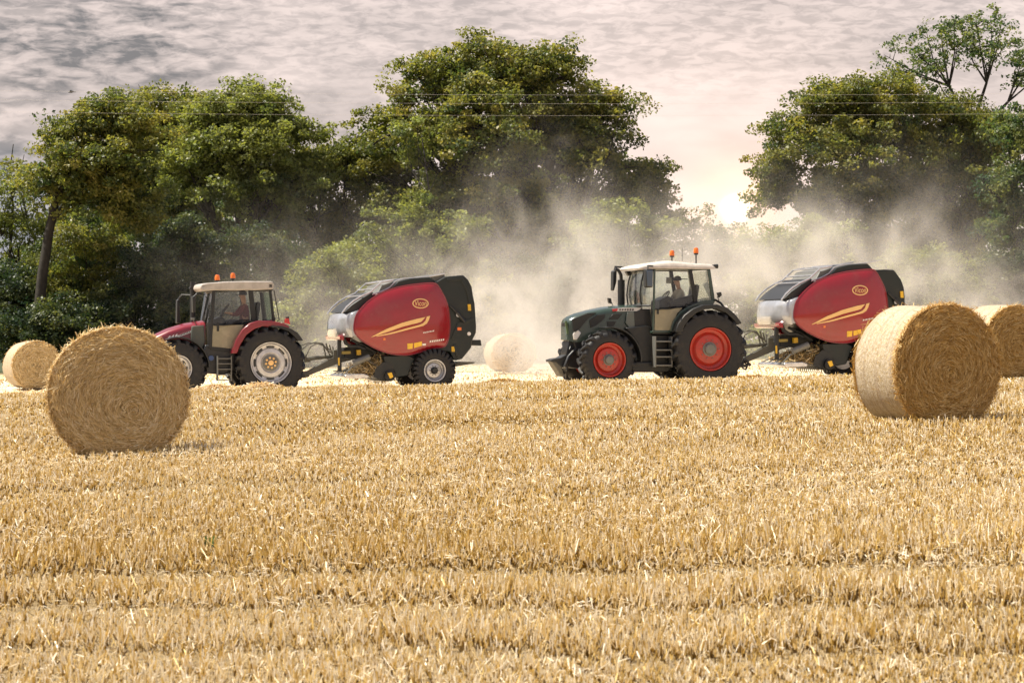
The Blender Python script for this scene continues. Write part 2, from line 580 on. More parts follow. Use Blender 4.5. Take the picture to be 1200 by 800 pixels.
def stubble():
    V, FC, RN = [], [], []
    base = 0
    zones = [(10.5, 15, 1500, 0.0026, 1), (15, 21, 1050, 0.0032, 1), (21, 30, 640, 0.0039, 1), (30, 44, 340, 0.0052, 1), (44, 66.5, 150, 0.0088, 1), (66.5, 76, 30, 0.013, .7), (82, 112, 10, 0.018, .7)]
    for (y0, y1, dens, hw, hf) in zones:
        half1 = 0.19 * y1 + 1.6
        area = (y1 - y0) * 2 * half1
        n = int(area * dens)
        y = RNG.uniform(y0, y1, n); x = RNG.uniform(-half1, half1, n)
        k = np.abs(x) < 0.19 * y + 1.6
        x, y = x[k], y[k]
        # drill rows 12.5 cm apart running with a slight angle, tufts along them
        ca, sa = math.cos(0.12), math.sin(0.12)
        u = x * ca + y * sa; w = -x * sa + y * ca
        w = np.round(w / 0.14) * 0.14 + RNG.normal(0, 0.02, len(w))
        tp = 0.075 if y0 < 30 else 0.10
        u = np.round(u / tp + 0.37 * np.sin(w * 77)) * tp + RNG.normal(0, 0.012, len(u))
        x = u * ca - w * sa; y = u * sa + w * ca
        # thin spots and trampled lanes
        yy = y + 0.35 * np.sin(x * 0.8) + 0.12 * np.sin(x * 3.1) + 0.05 * x
        lane = np.exp(-((yy - 16.1) / 0.30) ** 2) + np.exp(-((yy - 14.35) / 0.16) ** 2) * 1.0 + np.exp(-((yy - 12.7) / 0.15) ** 2) * 0.7 + np.exp(-((yy - 24.5) / 0.5) ** 2) * 0.5 + np.exp(-((yy - 36) / 0.8) ** 2) * 0.4
        thin = wob(x, y, 1.1, 2) * 0.5 + wob(x, y, 3.3, 5) * 0.5
        keep = RNG.random(len(x)) < np.clip(0.95 - 0.85 * lane - 0.45 * np.clip(thin, 0, 1), 0.1, 1)
        x, y, lane, yy = x[keep], y[keep], lane[keep], yy[keep]
        n = len(x)
        h = RNG.normal(0.066, 0.022, n).clip(0.02, 0.14) * hf * (1.0 if y0 < 30 else 1.15)
        tall = np.exp(-((yy - 17.3) / 0.7) ** 2) * 0.75 + np.exp(-((yy - 14.9) / 0.35) ** 2) * 0.4 + np.exp(-((yy - 13.1) / 0.3) ** 2) * 0.4
        h *= 1 + tall - 0.45 * lane.clip(0, 1) + 0.18 * wob(x, y, 0.9, 1)
        z = gz(x, y)
        P0 = np.stack([x, y, z - 0.01], 1)
        lean = RNG.normal(0, 0.20, (n, 2))
        fl = RNG.random(n) < 0.08
        lean[fl] *= 4
        P2 = P0 + np.stack([lean[:, 0] * h, lean[:, 1] * h, h], 1)
        P1 = (P0 + P2) / 2 + np.stack([RNG.normal(0, .006, n), RNG.normal(0, .006, n), np.zeros(n)], 1)
        a = RNG.uniform(0, PI, n)
        hwv = hw * RNG.uniform(0.6, 1.4, n)
        rnd = (RNG.random(n) * 0.75 + 0.25 * (0.5 + 0.5 * wob(x, y, 0.5, 4))).clip(0, 1)
        for da in (0, PI / 2):
            wv = np.stack([np.cos(a + da) * hwv, np.sin(a + da) * hwv, np.zeros(n)], 1)
            v, f = strips(P0, P1, P2, wv)
            V.append(v); FC.append(f + base); base += len(v); RN.append(np.stack([rnd - 0.42, rnd + 0.26], 1).clip(0, 1).ravel())  # lower halves darkened as painted shade between stalks; cut tips naturally pale
    o = np_mesh('stubble', np.concatenate(V), np.concatenate(FC), M['stubble'], rnd=np.concatenate(RN))
    tag(o, 'short golden cereal stubble standing across the whole field', 'stubble', kind='stuff')
    # loose straw
    V, FC, RN = [], [], []
    base = 0
    for (y0, y1, dens, hw) in [(10.5, 20, 330, 0.0017), (20, 32, 190, 0.0021), (32, 66, 60, 0.0038), (66, 112, 26, 0.012)]:
        half1 = 0.19 * y1 + 1.6
        n = int((y1 - y0) * 2 * half1 * dens)
        y = RNG.uniform(y0, y1, n); x = RNG.uniform(-half1, half1, n)
        k = np.abs(x) < 0.19 * y + 1.6
        cl = wob(x, y, 1.6, 9) + wob(x, y, 0.5, 7)
        k &= RNG.random(n) < np.clip(0.5 + 0.5 * cl, 0.1, 1)
        x, y = x[k], y[k]; n = len(x)
        L = RNG.uniform(0.02, 0.085, n) * np.where(y > 30, 1.15, 1)
        a = RNG.uniform(0, 2 * PI, n)
        zz = gz(x, y) + RNG.uniform(0.01, 0.085, n)
        d = np.stack([np.cos(a), np.sin(a), RNG.normal(0, 0.22, n)], 1) * L[:, None] / 2
        C = np.stack([x, y, zz], 1)
        P0, P2 = C - d, C + d
        P1 = C + np.stack([RNG.normal(0, .01, n), RNG.normal(0, .01, n), RNG.uniform(0, .02, n)], 1)
        wv = np.stack([-np.sin(a), np.cos(a), RNG.normal(0, .6, n)], 1)
        wv *= (hw * RNG.uniform(0.7, 1.5, n) / np.linalg.norm(wv, axis=1))[:, None]
        v, f = strips(P0, P1, P2, wv)
        V.append(v); FC.append(f + base); base += len(v); RN.append(np.repeat(0.45 + 0.55 * RNG.random(n), 2))
    o = np_mesh('loose_straw', np.concatenate(V), np.concatenate(FC), M['straw'], rnd=np.concatenate(RN))
    tag(o, 'pale loose straws scattered over the stubble', 'straw', kind='stuff')
stubble()


def straw_heap(name, label, cx, cy, lx, ly, hgt, n, mat, hw=0.008, seed=0):
    """a low pile of loose straw, (lx, ly) half sizes"""
    r = np.random.default_rng(seed)
    u = r.normal(0, 0.45, n).clip(-1.2, 1.2); w = r.normal(0, 0.45, n).clip(-1.2, 1.2)
    x = cx + u * lx; y = cy + w * ly
    lump = 0.55 + 0.45 * wob(x, y, 2.1, seed) + 0.25 * wob(x, y, 5.0, seed + 1)
    top = hgt * np.exp(-(u ** 2 + w ** 2) * 1.3) * lump.clip(0.1, 1.4)
    z = gz(x, y) + top * r.uniform(0.2, 1.05, n) ** 0.5
    L = r.uniform(0.08, 0.3, n)
    a = r.uniform(0, 2 * PI, n)
    d = np.stack([np.cos(a), np.sin(a), r.normal(0, 0.3, n)], 1) * L[:, None] / 2
    C = np.stack([x, y, z], 1)
    P1 = C + np.stack([r.normal(0, .015, n), r.normal(0, .015, n), r.uniform(0, .04, n)], 1)
    wv = np.stack([-np.sin(a), np.cos(a), r.normal(0, .7, n)], 1)
    wv *= (hw * r.uniform(0.6, 1.4, n) / np.linalg.norm(wv, axis=1))[:, None]
    v, f = strips(C - d, P1, C + d, wv)
    o = np_mesh(name, v, f, mat, rnd=np.repeat(r.random(n), 2))
    tag(o, label, 'straw', kind='stuff')
    return o

straw_heap('straw_swath', 'rounded mound of loose straw in front of the rear wheel of the maroon tractor', -6.45, 66.6, 1.25, 0.4, 0.34, 5200, M['straw'], 0.009, 3)
straw_heap('straw_swath', 'long low swath of pale straw in front of the drawbar of the first baler', -3.6, 66.8, 2.2, 0.4, 0.20, 6000, M['straw'], 0.009, 14)
straw_heap('straw_swath', 'low mound of brown straw between the first baler and the green tractor', -0.15, 66.8, 1.5, 0.4, 0.25, 5000, M['strawbrown'], 0.009, 4)
straw_heap('straw_swath', 'small brown straw mound below the drawbar of the second baler', 5.75, 66.6, 0.8, 0.4, 0.27, 3200, M['strawbrown'], 0.009, 5)
straw_heap('straw_swath', 'wide bright swath of straw lying right of the far left bale', -13.0, 79.5, 3.6, 1.5, 0.22, 9000, M['straw'], 0.012, 6)

# ------------------------------------------------------------------ trees
LEAF = {
    'oak': leafy_mat('oak leaves', [(0.041, 0.068, 0.027), (0.104, 0.128, 0.034), (0.189, 0.193, 0.049), (0.275, 0.244, 0.071)], trans=0.5, rough=0.45, spec=0.4),
    'dark': leafy_mat('deep green leaves', [(0.027, 0.061, 0.034), (0.063, 0.105, 0.046), (0.128, 0.161, 0.061), (0.201, 0.213, 0.079)], trans=0.5, rough=0.45, spec=0.4),
    'light': leafy_mat('yellow green leaves', [(0.071, 0.102, 0.037), (0.140, 0.168, 0.051), (0.220, 0.232, 0.068), (0.24, 0.287, 0.095)], trans=0.5, rough=0.45, spec=0.4),
}
LEAF['shade'] = leafy_mat('shaded shrub leaves', [(0.010, 0.024, 0.016), (0.026, 0.048, 0.026), (0.062, 0.086, 0.034), (0.125, 0.140, 0.052)], trans=0.4, rough=0.45, spec=0.3)  # leaf colour darkened to stand for shade low under the trees
M['bark'] = paint('tree bark', (0.035, 0.029, 0.022), 0.9, dust=0.0, bump=0.8, vary=0.25, scale=3.0)


def tree(name, label, D, base, lobes, clumps, mat, leaf=0.22, per=34, crad=0.55, seed=1, group=None, fork=0.35, trunk_r=0.3,
         extra_limbs=(), twigs=0.5, cat='tree', flat=0.6, depth=1.0, bare=0, direct=False):
    """lobes = (px, py, rx px, ry px[, depth offset m]) in the 1200 px frame at distance D; base = foot pixel x"""
    r = np.random.default_rng(seed)
    s = F / D
    bx = (base - 600) / F * D
    gzb = float(gz(bx, D))
    root = empty(name, (bx, D, gzb - 0.05))
    leaf = leaf * 0.66; per = per * 2.1; clumps = int(clumps * 1.05)
    L = []
    for lb in lobes:
        px, py, rx, ry = lb[:4]
        dz = lb[4] if len(lb) > 4 else 0.0
        x, _, z = W(px, py, D)
        L.append((np.array([x - bx, dz, z - gzb]), np.array([rx / s, max(rx, ry) / s * 0.85 * depth, ry / s])))
    vol = np.array([l[1][0] * l[1][2] for l in L])
    cnt = (clumps * vol / vol.sum()).astype(int) + 1
    CC, OUT, LB = [], [], []
    for i, ((c, rad), n) in enumerate(zip(L, cnt)):
        ns = max(3, n // 6)
        d = r.normal(size=(ns, 3)); d /= np.linalg.norm(d, axis=1)[:, None]
        d[:, 2] = np.where((d[:, 2] < -0.3) & (r.random(ns) < 0.45), -d[:, 2], d[:, 2])
        rr = r.uniform(0.15, 1.0, ns) ** 0.45 * r.normal(0.97, 0.09, ns)
        sub = c + d * (rad * rr[:, None])
        q = r.integers(0, ns, n)
        g2 = r.normal(size=(n, 3)) * np.array([0.60, 0.60, 0.34]) * crad * 1.55
        CC.append(sub[q] + g2); OUT.append(d[q]); LB.append(np.full(n, i))
    CC = np.concatenate(CC); OUT = np.concatenate(OUT); LB = np.concatenate(LB)
    k = CC[:, 2] > 0.25
    CC, OUT, LB = CC[k], OUT[k], LB[k]
    # ---- leaves
    n = len(CC)
    pc = r.poisson(per, n).clip(6)
    idx = np.repeat(np.arange(n), pc)
    m = len(idx)
    cr = (crad * r.uniform(0.6, 1.35, n))[idx]
    g = r.normal(size=(m, 3)); g /= np.linalg.norm(g, axis=1)[:, None]
    g *= (r.random(m) ** 0.40)[:, None]
    pos = CC[idx] + g * cr[:, None] * np.array([1, 1, flat])
    nrm = r.normal(size=(m, 3)) * 0.75 + OUT[idx] * 0.45 + np.array([0, 0, 0.6])
    nrm /= np.linalg.norm(nrm, axis=1)[:, None]
    t = r.normal(size=(m, 3)); t -= nrm * (t * nrm).sum(1)[:, None]; t /= np.linalg.norm(t, axis=1)[:, None]
    bt = np.cross(nrm, t)
    sz = (leaf * r.uniform(0.55, 1.35, m))[:, None]
    v = np.stack([pos - t * sz * 0.55, pos + bt * sz * 0.36 - t * sz * 0.05 + nrm * sz * 0.08, pos + t * sz * 0.6, pos - bt * sz * 0.36 - t * sz * 0.05 + nrm * sz * 0.08], 1).reshape(-1, 3)
    f = np.arange(m * 4).reshape(-1, 4)
    crnd = r.normal(0.5, 0.22, n)
    rnd = (crnd[idx] + r.normal(0, 0.14, m)).clip(0, 1)
    np_mesh('crown', v, f, LEAF[mat], parent=root, rnd=rnd)
    # ---- trunk, limbs, twigs
    b = MB()
    top = max(l[0][2] for l in L)
    cen = sum((l[0] * vv for l, vv in zip(L, vol)), np.zeros(3)) / vol.sum()
    fk = np.array([cen[0] * 0.45, cen[1] * 0.4, max(cen[2] * fork * 2 * 0.75, 0.6)])
    def curve(p, q, r0, r1, n=6, sag=0.08, sides=7):
        p, q = np.array(p, float), np.array(q, float)
        ln = np.linalg.norm(q - p)
        o1 = r.normal(size=3) * ln * sag
        pts, rad = [], []
        for i in range(n + 1):
            u = i / n
            pts.append(tuple(p + (q - p) * u + o1 * math.sin(u * PI) + r.normal(size=3) * ln * 0.012 * (0 < i < n)))
            rad.append(r0 + (r1 - r0) * u)
        b.tube(pts, rad, sides, cap=False)
        return pts
    if not extra_limbs: curve((0, 0, -0.2), fk, trunk_r * 1.15, trunk_r * 0.8, 7, 0.03, 10)
    spine = [np.array(fk)]
    for (pp, r0, r1) in extra_limbs:
        for (px, py) in pp[1:]:
            x, _, z = W(px, py, D)
            spine.append(np.array([x - bx, 0.3 * math.sin(px), z - gzb]))
    if extra_limbs: spine = spine[2:]
    for i, (c, rad) in enumerate([] if direct else L):
        fk = spine[0]
        if len(spine) > 1:
            fk = min(spine, key=lambda q: np.linalg.norm(q - c) + (3.0 if q[2] > c[2] + 0.5 else 0))
        lr = trunk_r * (0.3 if len(spine) > 1 else 1)
        lr = lr * (0.25 + 0.5 * math.sqrt(vol[i] / vol.max()))
        end = c + np.array([0, 0, rad[2] * 0.3])
        pts = curve(fk, end, lr, lr * 0.35, 7, 0.09)
        me_ = np.where(LB == i)[0]
        r.shuffle(me_)
        for j in me_[:int(len(me_) * twigs * 0.22) + 2]:
            st = pts[int(r.integers(3, len(pts)))]
            curve(st, CC[j], lr * 0.28, 0.015, 4, 0.10, 5)
    for (pp, r0, r1) in extra_limbs:
        q = []
        for (px, py) in pp:
            x, _, z = W(px, py, D)
            q.append((x - bx, 0.3 * math.sin(px), z - gzb))
        # smooth
        b.tube(q, list(np.linspace(r0, r1, len(q))), 7, cap=False)
    for i in range(bare):
        c, rad = L[int(r.integers(len(L)))]
        d = np.array([r.normal() * 0.5, r.normal() * 0.3, 1.0]); d /= np.linalg.norm(d)
        curve(c, c + d * rad * r.uniform(1.0, 1.35), 0.05, 0.012, 4, 0.06, 5)
    b.build('trunk', M['bark'], root, smooth=True, ang=80)
    tag(root, label, cat, group)
    return root


# the big round oak in the middle
tree('oak_tree', 'tallest broad round oak with a domed crown between the two tractors', 148, 590,
     [(600, 78, 62, 42), (545, 84, 52, 38, .5), (650, 104, 52, 46, 0), (505, 112, 52, 46, -1), (700, 138, 40, 36, .5), (590, 120, 80, 50, -1), (470, 168, 60, 56, 0.5), (700, 160, 55, 52, -0.5), (560, 165, 80, 60, -2.5),
      (640, 190, 80, 60, 2), (445, 225, 46, 55, 1), (735, 205, 42, 44, 0.6), (520, 245, 70, 55, 0), (610, 262, 75, 50, 2.5), (690, 250, 62, 48, 1), (755, 242, 30, 32, 0), (545, 290, 80, 42, -1.5), (650, 285, 80, 42, -1.5), (600, 240, 70, 40, -3), (590, 325, 100, 50, 0), (700, 320, 70, 48, 1)],
     3300, 'oak', leaf=0.25, per=34, crad=0.60, seed=21, trunk_r=0.5, fork=0.3, twigs=0.7)
tree('leafy_tree', 'yellow green leafy tree standing against the lower left side of the big oak', 141, 500,
     [(492, 160, 36, 24, 2.5), (470, 262, 50, 36), (520, 285, 45, 40, -1), (440, 300, 45, 40, 1), (480, 345, 60, 50), (540, 350, 50, 50, 1)],
     520, 'light', leaf=0.22, per=34, crad=0.52, seed=22, trunk_r=0.16, fork=0.3)
tree('leafy_tree', 'pale leafy tree under the right flank of the big oak above the green tractor', 140, 730,
     [(735, 262, 40, 26), (700, 285, 38, 30), (765, 282, 34, 28, 1), (720, 335, 50, 42, 1), (775, 340, 45, 40)],
     380, 'light', leaf=0.22, per=32, crad=0.5, seed=23, trunk_r=0.14)
# left group
tree('tall_tree', 'tall tree with a dark leaning trunk above the gap between the two left bales', 132, 44,
     [(95, 165, 48, 42), (140, 150, 46, 40, 0.5), (125, 205, 60, 42, -1), (70, 215, 42, 38, 0.5), (160, 240, 45, 40, 0.5)],
     640, 'oak', leaf=0.24, per=34, crad=0.55, seed=24, trunk_r=0.18, fork=0.5,
     extra_limbs=[(((40, 440), (44, 380), (50, 320), (57, 270), (64, 235), (80, 195), (95, 160)), 0.30, 0.14), (((58, 262), (75, 240), (100, 222), (130, 205)), 0.14, 0.06), (((64, 240), (55, 215), (48, 190)), 0.10, 0.04)])
tree('tall_tree', 'tall tree with a narrow uneven top left of the broad bright crowned tree', 150, 200,
     [(130, 135, 34, 26, 1), (178, 140, 40, 34), (215, 128, 34, 24), (200, 175, 55, 42, -1), (165, 205, 50, 40), (230, 215, 50, 44), (190, 255, 60, 45)],
     900, 'oak', leaf=0.24, per=34, crad=0.55, seed=25, trunk_r=0.3, bare=8)
tree('tall_tree', 'broad tall tree with a bright rounded crown above the maroon tractor', 146, 285,
     [(288, 126, 46, 30), (280, 150, 55, 38), (325, 165, 40, 36, 0.5), (250, 155, 46, 36, -0.5), (285, 190, 60, 45, -1.8), (345, 210, 36, 34), (235, 210, 46, 40, -1), (310, 240, 60, 44)],
     1100, 'light', leaf=0.24, per=35, crad=0.56, seed=26, trunk_r=0.34)
tree('leafy_tree', 'lower bushy tree filling the dip between the left crowns and the big oak', 149, 385,
     [(378, 188, 36, 28), (402, 192, 30, 32, 0.5), (425, 205, 30, 34, 1), (365, 235, 42, 38), (410, 262, 42, 36, 1), (390, 305, 55, 45)],
     650, 'oak', leaf=0.23, per=33, crad=0.52, seed=27, trunk_r=0.2)
tree('thin_tree', 'thin sparse tree with bare twigs on top at the left edge', 144, 10,
     [(12, 225, 26, 34), (30, 260, 30, 30, 0.5), (2, 275, 28, 36), (22, 310, 40, 36)],
     230, 'light', leaf=0.20, per=22, crad=0.5, seed=28, trunk_r=0.10, bare=14,
     extra_limbs=[(((12, 300), (14, 240), (12, 200), (16, 168)), 0.08, 0.02), (((14, 230), (24, 205), (28, 180)), 0.05, 0.015)])
# understory in front of them
def under(label, px, D, lobes, n, mat, seed, **kw):
    tree('shrub', label, D, px, lobes, n, mat, leaf=0.20, per=32, crad=0.48, seed=seed, trunk_r=0.09, cat='shrub', group='shrubs under the trees', **kw)
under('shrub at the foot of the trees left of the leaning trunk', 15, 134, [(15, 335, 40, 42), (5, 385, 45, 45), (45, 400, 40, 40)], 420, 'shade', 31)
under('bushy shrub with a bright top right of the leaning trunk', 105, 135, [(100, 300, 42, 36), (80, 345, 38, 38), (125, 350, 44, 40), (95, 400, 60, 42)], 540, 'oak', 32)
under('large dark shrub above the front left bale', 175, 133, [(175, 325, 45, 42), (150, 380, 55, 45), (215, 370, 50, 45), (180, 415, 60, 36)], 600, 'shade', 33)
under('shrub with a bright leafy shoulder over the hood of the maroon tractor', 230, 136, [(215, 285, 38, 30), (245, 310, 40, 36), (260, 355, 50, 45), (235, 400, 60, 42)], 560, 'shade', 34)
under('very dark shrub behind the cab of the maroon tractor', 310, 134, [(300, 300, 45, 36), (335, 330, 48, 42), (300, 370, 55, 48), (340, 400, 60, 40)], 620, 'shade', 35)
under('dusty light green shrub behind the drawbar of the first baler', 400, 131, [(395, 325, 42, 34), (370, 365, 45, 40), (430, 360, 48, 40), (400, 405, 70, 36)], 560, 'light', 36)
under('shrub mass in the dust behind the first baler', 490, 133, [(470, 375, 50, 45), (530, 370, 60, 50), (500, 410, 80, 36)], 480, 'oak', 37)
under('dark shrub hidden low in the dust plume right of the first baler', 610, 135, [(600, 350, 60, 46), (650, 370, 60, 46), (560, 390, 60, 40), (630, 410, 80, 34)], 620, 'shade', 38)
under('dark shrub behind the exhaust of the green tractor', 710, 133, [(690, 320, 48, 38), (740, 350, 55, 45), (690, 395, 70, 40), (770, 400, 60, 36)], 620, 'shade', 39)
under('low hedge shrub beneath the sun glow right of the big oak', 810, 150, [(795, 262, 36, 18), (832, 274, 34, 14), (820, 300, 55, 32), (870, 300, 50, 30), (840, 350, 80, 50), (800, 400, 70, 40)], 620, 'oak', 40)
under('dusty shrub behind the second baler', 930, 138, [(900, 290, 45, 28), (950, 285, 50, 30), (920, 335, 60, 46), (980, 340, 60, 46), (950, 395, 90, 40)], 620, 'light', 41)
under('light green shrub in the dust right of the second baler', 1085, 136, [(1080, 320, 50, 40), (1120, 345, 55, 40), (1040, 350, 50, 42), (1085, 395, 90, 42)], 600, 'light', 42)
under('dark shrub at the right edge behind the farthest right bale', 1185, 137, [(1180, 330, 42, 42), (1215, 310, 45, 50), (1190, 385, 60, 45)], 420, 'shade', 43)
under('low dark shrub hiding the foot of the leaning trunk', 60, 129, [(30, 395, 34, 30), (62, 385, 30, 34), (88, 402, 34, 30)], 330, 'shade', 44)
# right group
tree('broad_tree', 'broad leafy tree right of the bright gap in the sky', 146, 985,
     [(970, 118, 38, 26), (1005, 120, 44, 32), (1045, 118, 34, 26), (1005, 135, 44, 36), (935, 160, 34, 30), (905, 200, 32, 30), (960, 185, 55, 40, -1.5), (1020, 180, 50, 42, -1), (1050, 150, 40, 36, 1), (925, 230, 48, 26), (985, 240, 58, 38, -1), (1045, 235, 55, 44, 1), (1000, 285, 60, 30, 1)],
     1350, 'oak', leaf=0.235, per=33, crad=0.54, seed=51, trunk_r=0.32,
     extra_limbs=[(((985, 430), (988, 340), (992, 260), (1000, 190)), 0.3, 0.12)])
def fan():
    r = np.random.default_rng(99)
    limbs, lobes = [], []
    forks = [((1136, 165), (1128, 130), (1112, 100)), ((1136, 165), (1146, 128), (1156, 96)), ((1136, 165), (1160, 140), (1182, 118))]
    for f in forks: limbs.append((f, 0.13, 0.07))
    ends = [((1112, 100), [(1075, 62), (1085, 38), (1102, 30), (1118, 22), (1122, 48), (1052, 80), (1035, 64)]),
            ((1156, 96), [(1135, 50), (1142, 24), (1160, 20), (1172, 32), (1150, 60), (1184, 44)]),
            ((1182, 118), [(1200, 62), (1212, 88), (1190, 80), (1222, 60)]),
            ((1128, 130), [(1068, 96), (1080, 118), (1092, 84)])]
    for st, en in ends:
        for e in en:
            mx, my = (st[0] * .45 + e[0] * .55 + r.normal() * 5), (st[1] * .5 + e[1] * .5 + r.normal() * 4)
            limbs.append(((st, (mx, my), e), 0.060, 0.012))
            for k in range(3):
                t = r.uniform(.45, .9)
                bx, by = mx + (e[0] - mx) * t, my + (e[1] - my) * t
                ex, ey = bx + r.normal() * 12, max(22, by - abs(r.normal()) * 7)
                limbs.append((((bx, by), (ex, ey)), 0.028, 0.008))
                lobes.append((ex, ey, 6.5, 4.5, r.normal() * 1.0))
            lobes.append((e[0], e[1], 8, 5.5, r.normal() * 1.2)); lobes.append((mx, my - 3, 7, 5, r.normal() * 1.0))
    trunk = [(((1135, 430), (1137, 330), (1135, 250), (1138, 200), (1136, 165)), 0.26, 0.16)]
    tree('sparse_tree', 'tall sparse tree with an open fan of twiggy branches above the broad leafy tree', 150, 1138, lobes, 400, 'dark',
         leaf=0.23, per=9, crad=0.34, seed=52, trunk_r=0.05, fork=0.9, twigs=0.0, extra_limbs=trunk + limbs, direct=True)
fan()
tree('tall_tree', 'full leafed tree filling the space below the sparse twiggy top', 148, 1125,
     [(1112, 138, 34, 22), (1172, 160, 36, 26), (1105, 145, 48, 34), (1090, 190, 55, 40, -1), (1150, 175, 45, 40), (1130, 225, 58, 42, -1), (1075, 240, 50, 40, 1), (1160, 260, 48, 40), (1110, 285, 60, 40, 1)],
     1000, 'oak', leaf=0.235, per=33, crad=0.54, seed=53, trunk_r=0.3)
tree('tall_tree', 'airy tree with drooping branches cut by the right edge', 138, 1215,
     [(1195, 155, 34, 34), (1220, 205, 50, 44), (1185, 215, 30, 32), (1200, 265, 45, 38), (1240, 290, 45, 45), (1190, 300, 30, 30)],
     480, 'dark', leaf=0.22, per=28, crad=0.48, seed=54, trunk_r=0.2,
     extra_limbs=[(((1150, 205), (1172, 235), (1186, 270), (1200, 300), (1215, 330)), 0.12, 0.10)])
# farther trees that fill the gaps low down
for q, (lab, px, D, lobes, n, mt) in enumerate([
    ('dark tree standing deep behind the tall left trees', 100, 172, [(90, 260, 75, 60), (150, 300, 80, 60), (60, 350, 80, 60), (120, 390, 110, 50)], 420, 'dark'),
    ('dark tree standing deep behind the maroon tractor', 290, 174, [(250, 280, 70, 55), (330, 290, 70, 55), (290, 350, 110, 60), (290, 400, 120, 50)], 420, 'dark'),
    ('dark tree standing deep behind the lower left of the big oak', 440, 173, [(430, 290, 60, 45), (480, 340, 80, 60), (420, 390, 100, 50)], 330, 'dark'),
    ('dark tree standing deep behind the right side of the big oak', 650, 176, [(600, 330, 80, 50), (690, 310, 70, 45), (650, 380, 130, 60)], 380, 'dark'),
    ('dark tree standing deep behind the trees on the right', 1090, 174, [(1040, 300, 60, 40), (1120, 290, 70, 45), (1190, 310, 60, 50), (1110, 370, 130, 60)], 400, 'dark'),
    ('far tree behind the second baler', 930, 178, [(900, 330, 80, 50), (970, 320, 70, 50), (930, 390, 120, 50)], 330, 'dark')]):
    tree('background_tree', lab, D, px, lobes, n, mt, leaf=0.34, per=34, crad=0.85, seed=70 + q, trunk_r=0.25, group='dark trees behind the front row')


# ------------------------------------------------------------------ power lines on poles outside the frame
def power_lines():
    D = 104
    for i, (pl, pr, lab) in enumerate([(104, 112, 'topmost of the three thin power cables crossing in front of the big oak'),
                                  (114, 119, 'middle of the three thin power cables crossing in front of the big oak'),
                                  (127, 131, 'lowest of the three thin power cables crossing in front of the big oak')]):
        b = MB()
        x0, _, z0 = W(-700, pl - 12, D)
        x1, _, z1 = W(2100, pr - 16, D)
        pts = []
        for k in range(41):
            u = k / 40
            pts.append((x0 + (x1 - x0) * u, D + i * 0.6, z0 + (z1 - z0) * u - 4 * 0.55 * u * (1 - u)))
        b.tube(pts, 0.0024, 6)
        o = b.build('power_cable', M['wire'])
        tag(o, lab, 'power cable')
power_lines()

# ------------------------------------------------------------------ round bales
def bale_mats():
    m = bpy.data.materials.new('rolled straw core')
    m.use_nodes = True
    N = NT(m.node_tree)
    out = N.n('ShaderNodeOutputMaterial')
    b = N.n('ShaderNodeBsdfPrincipled'); N.link(b.outputs[0], out.inputs[0])
    g = N.n('ShaderNodeTexCoord').outputs['Object']
    sep = N.n('ShaderNodeSeparateXYZ'); N.link(g, sep.inputs[0])
    x, y, z = sep.outputs
    r = N.m('SQRT', N.m('ADD', N.m('MULTIPLY', x, x), N.m('MULTIPLY', z, z)))
    a = N.m('ARCTAN2', z, x)
    cv = N.n('ShaderNodeCombineXYZ')
    N.link(N.m('MULTIPLY', r, 30.0), cv.inputs[0]); N.link(N.m('MULTIPLY', a, 5.0), cv.inputs[1]); N.link(N.m('MULTIPLY', y, 3.0), cv.inputs[2])
    n1 = N.noise(cv.outputs[0], 1.6, 5, 0.65, 0.4)
    n2 = N.noise(g, 3.0, 4, 0.6)
    c = N.mix(N.rng(n1, 0.35, 0.68), (0.17, 0.105, 0.035), (0.50, 0.36, 0.16))
    c = N.mix(N.m('MULTIPLY', N.rng(n2, 0.5, 0.75), 0.45), c, (0.17, 0.11, 0.05))
    N.link(c, b.inputs['Base Color']); b.inputs['Roughness'].default_value = 0.85
    bp = N.n('ShaderNodeBump'); bp.inputs['Strength'].default_value = 0.9; bp.inputs['Distance'].default_value = 0.03
    N.link(n1, bp.inputs['Height']); N.link(bp.outputs[0], b.inputs['Normal'])
    w = bpy.data.materials.new('net wrap')
    w.use_nodes = True
    N = NT(w.node_tree)
    out = N.n('ShaderNodeOutputMaterial')
    b = N.n('ShaderNodeBsdfPrincipled'); N.link(b.outputs[0], out.inputs[0])
    g = N.n('ShaderNodeTexCoord').outputs['Object']
    n1 = N.noise(g, 26.0, 5, 0.65)
    n2 = N.noise(N.mapping(g, scale=(0.4, 9, 0.4)), 1.5, 3, 0.5)
    n3 = N.noise(N.mapping(g, scale=(30, 90, 30)), 1.0, 2, 0.5)
    c = N.mix(N.rng(n1, 0.38, 0.62), (0.34, 0.25, 0.13), (0.46, 0.38, 0.27))
    c = N.mix(N.m('MULTIPLY', N.rng(n2, 0.46, 0.60), 0.75), c, (0.30, 0.22, 0.14))
    c = N.mix(N.m('MULTIPLY', N.rng(n3, 0.52, 0.6), 0.3), c, (0.60, 0.56, 0.50))
    N.link(c, b.inputs['Base Color']); b.inputs['Roughness'].default_value = 0.6
    bp = N.n('ShaderNodeBump'); bp.inputs['Strength'].default_value = 0.7; bp.inputs['Distance'].default_value = 0.02
    N.link(n1, bp.inputs['Height']); N.link(bp.outputs[0], b.inputs['Normal'])
    return m, w
BALE_CORE, BALE_NET = bale_mats()


